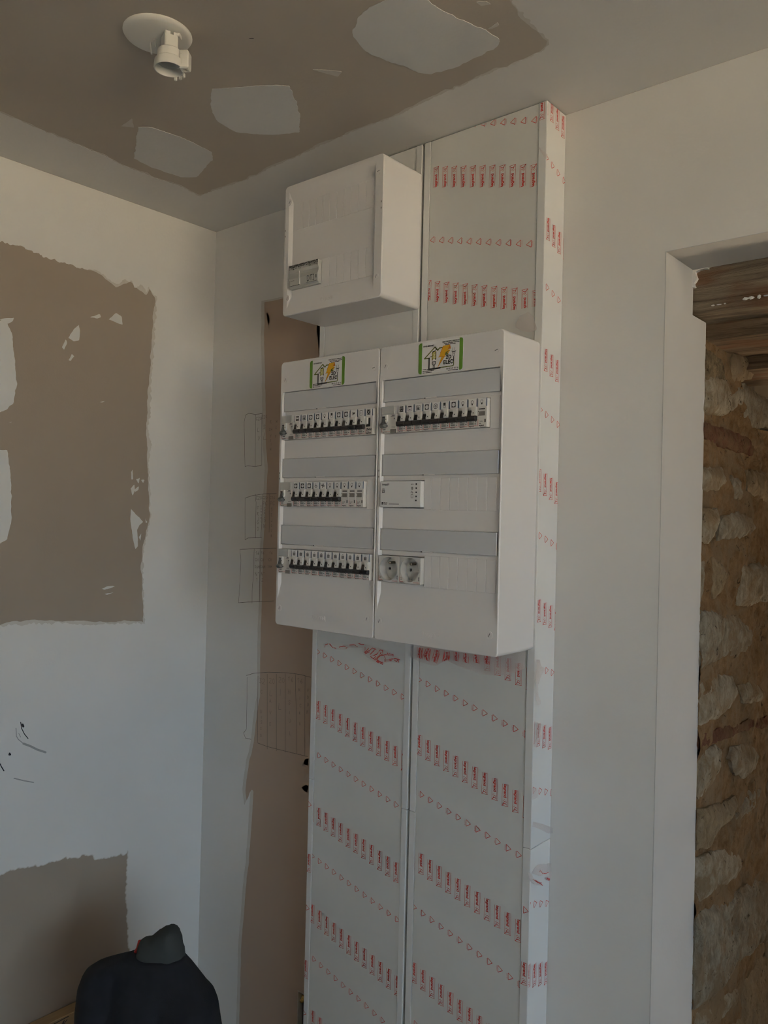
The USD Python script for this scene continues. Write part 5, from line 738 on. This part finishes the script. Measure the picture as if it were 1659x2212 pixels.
# ------------------------------------------------------------------ the jacket hung over a chair back
rv, fv = np.array([.76146, .64821]), np.array([-.64821, .76146])
OC = np.array([EYE[0], EYE[1]]) + 1.45 * fv - np.array([0, 0]); sx_ = -.405
base = OC + rv * sx_
ang = math.degrees(math.atan2(rv[1], rv[0]))
t = thing('jacket', 'dark navy jacket with raised grey hood hung over a chair back in the corner', 'jacket', (base[0], base[1], 0), rotz=ang)
L = np.array(D['jacketL']); Rr = np.array(D['jacketR'])
zs = np.concatenate([np.linspace(.625, .80, 26), np.linspace(.805, .872, 16)])
lo = lambda A, z: np.interp(z, A[:, 1], A[:, 0])
rows_, nseg = [], 64
for z in zs:
    xl, xr = (lo(L, z), lo(Rr, z)) if z > .646 else (lo(L, .646) - (.646 - z) * .02, lo(Rr, .652) + (.646 - z) * .10)
    c, a = (xl + xr) / 2 - sx_, (xr - xl) / 2
    depth = .085 * (1 - np.clip((z - .70) / .175, 0, 1) ** 2.2 * .72)
    th = np.arange(nseg) * 2 * np.pi / nseg
    ex = .62
    X = c + a * np.sign(np.cos(th)) * np.abs(np.cos(th)) ** ex; Y = depth * np.sign(np.sin(th)) * np.abs(np.sin(th)) ** .8
    fold = .010 * np.sin(X * 70 + (.87 - z) * 9 + 1.3) + .008 * np.sin(X * 33 - (.87 - z) * 16) - .020 * np.exp(-((X - (-.045 - (.87 - z) * .08)) / .014) ** 2) * np.clip((.875 - z) / .04, 0, 1)
    wgt = np.clip(1 - (np.abs(X - c) / a) ** 4, 0, 1) * np.clip((.885 - z) / .10, 0, 1)
    Y = Y + np.where(Y < 0, -fold * wgt, fold * wgt * .5)
    Y = Y + (fbm(np.c_[X * 20, Y * 20, np.full(nseg, z * 14)], 3, 4) - .5) * .016 * wgt
    rows_.append(np.c_[X, Y, np.full(nseg, z)])
def loft(rows_, cap0=True, cap1=True):
    V = np.vstack(rows_); n = len(rows_[0]); m = len(rows_); i = np.arange(n); j = (i + 1) % n; F = []
    for k in range(m - 1): F.append(np.c_[k * n + i, k * n + j, (k + 1) * n + j, (k + 1) * n + i])
    F = np.vstack(F); F = np.vstack([F[:, [0, 1, 2]], F[:, [0, 2, 3]]]); V = np.vstack([V, rows_[0].mean(0), rows_[-1].mean(0)]); a = m * n
    F = np.vstack([F, np.c_[j, i, np.full(n, a)], np.c_[(m - 1) * n + i, (m - 1) * n + j, np.full(n, a + 1)]]); return V, F
inner = []
for r_ in rows_[:-3]:
    c_ = (r_.max(0) + r_.min(0)) / 2; q = r_.copy(); q[:, :2] = c_[:2] + (r_[:, :2] - c_[:2]) * (1 - .007 / np.maximum(np.linalg.norm(r_[:, :2] - c_[:2], axis=1), .02))[:, None]; q[:, 2] -= .004 * (q[:, 2] > .5); inner.append(q)
n_ = len(rows_) + len(inner); V, F = loft(inner[::-1] + rows_)
obj('jacket_body', (V, F), 'jacket', t, smooth=True)
# the hood stands up from the collar: its outline swelled into a rounded, hollow-looking shape
hp = Polygon([(x - sx_, z) for x, z in D['hood']] + [(-.335 - sx_ + .012, .800), (-.425 - sx_ - .005, .800)]).buffer(-.002).buffer(.002)
def swell(poly, half, yc, step=.005, edge=.030):
    x0, y0, x1, y1 = poly.bounds; n = int(poly.exterior.length / step); e = np.array([poly.exterior.interpolate(i / n, normalized=True).coords[0] for i in range(n)])
    gx, gy = np.meshgrid(np.arange(x0, x1, step), np.arange(y0, y1, step)); q = np.c_[gx.ravel(), gy.ravel()]
    d = np.array([poly.exterior.distance(Point(c)) if poly.contains(Point(c)) else -1 for c in q]); q, d = q[d > step * .4], d[d > step * .4]
    from scipy.spatial import Delaunay
    v = np.vstack([e, q]); tri = Delaunay(v).simplices; tri = tri[[poly.contains(Point(c)) for c in v[tri].mean(1)]]
    h = half * np.sqrt(1 - (1 - np.clip(np.r_[np.zeros(n), d] / edge, 0, 1)) ** 2)
    A = np.c_[v[:, 0], yc - h, v[:, 1]]; B = np.c_[v[:, 0], yc + h, v[:, 1]]
    m = trimesh.Trimesh(np.vstack([A, B]), np.vstack([tri, tri[:, ::-1] + len(v)]), process=False); m.merge_vertices(); trimesh.repair.fix_normals(m); return np.array(m.vertices), np.array(m.faces)
obj('hood', swell(hp, .030, .004), 'hood', t, smooth=True, label='dark grey hood standing up from the collar')
rp = Polygon([(x - sx_, z) for x, z in D['hoodred']]).buffer(.0012)
obj('lining', swell(rp, .006, .010, .002, .006), 'jacket_red', t, smooth=True, label='strip of red lining at the collar')
c2 = thing('chair', 'low dark metal chair under the jacket, almost hidden', 'chair', (base[0], base[1], 0), rotz=ang)
for x in (-.085, .105):
    obj('leg', cyl((x, .02, 0), (x, .004, .585), .011, 12), 'chair', c2, smooth=40)
    obj('leg', cyl((x, -.36, 0), (x, -.35, .445), .011, 12), 'chair', c2, smooth=40)
obj('seat', cbx(-.15, .17, -.40, -.012, .44, .462, .006), 'chair', c2)
obj('backrest', cbx(-.105, .125, -.012, .018, .565, .6235, .006), 'chair', c2)
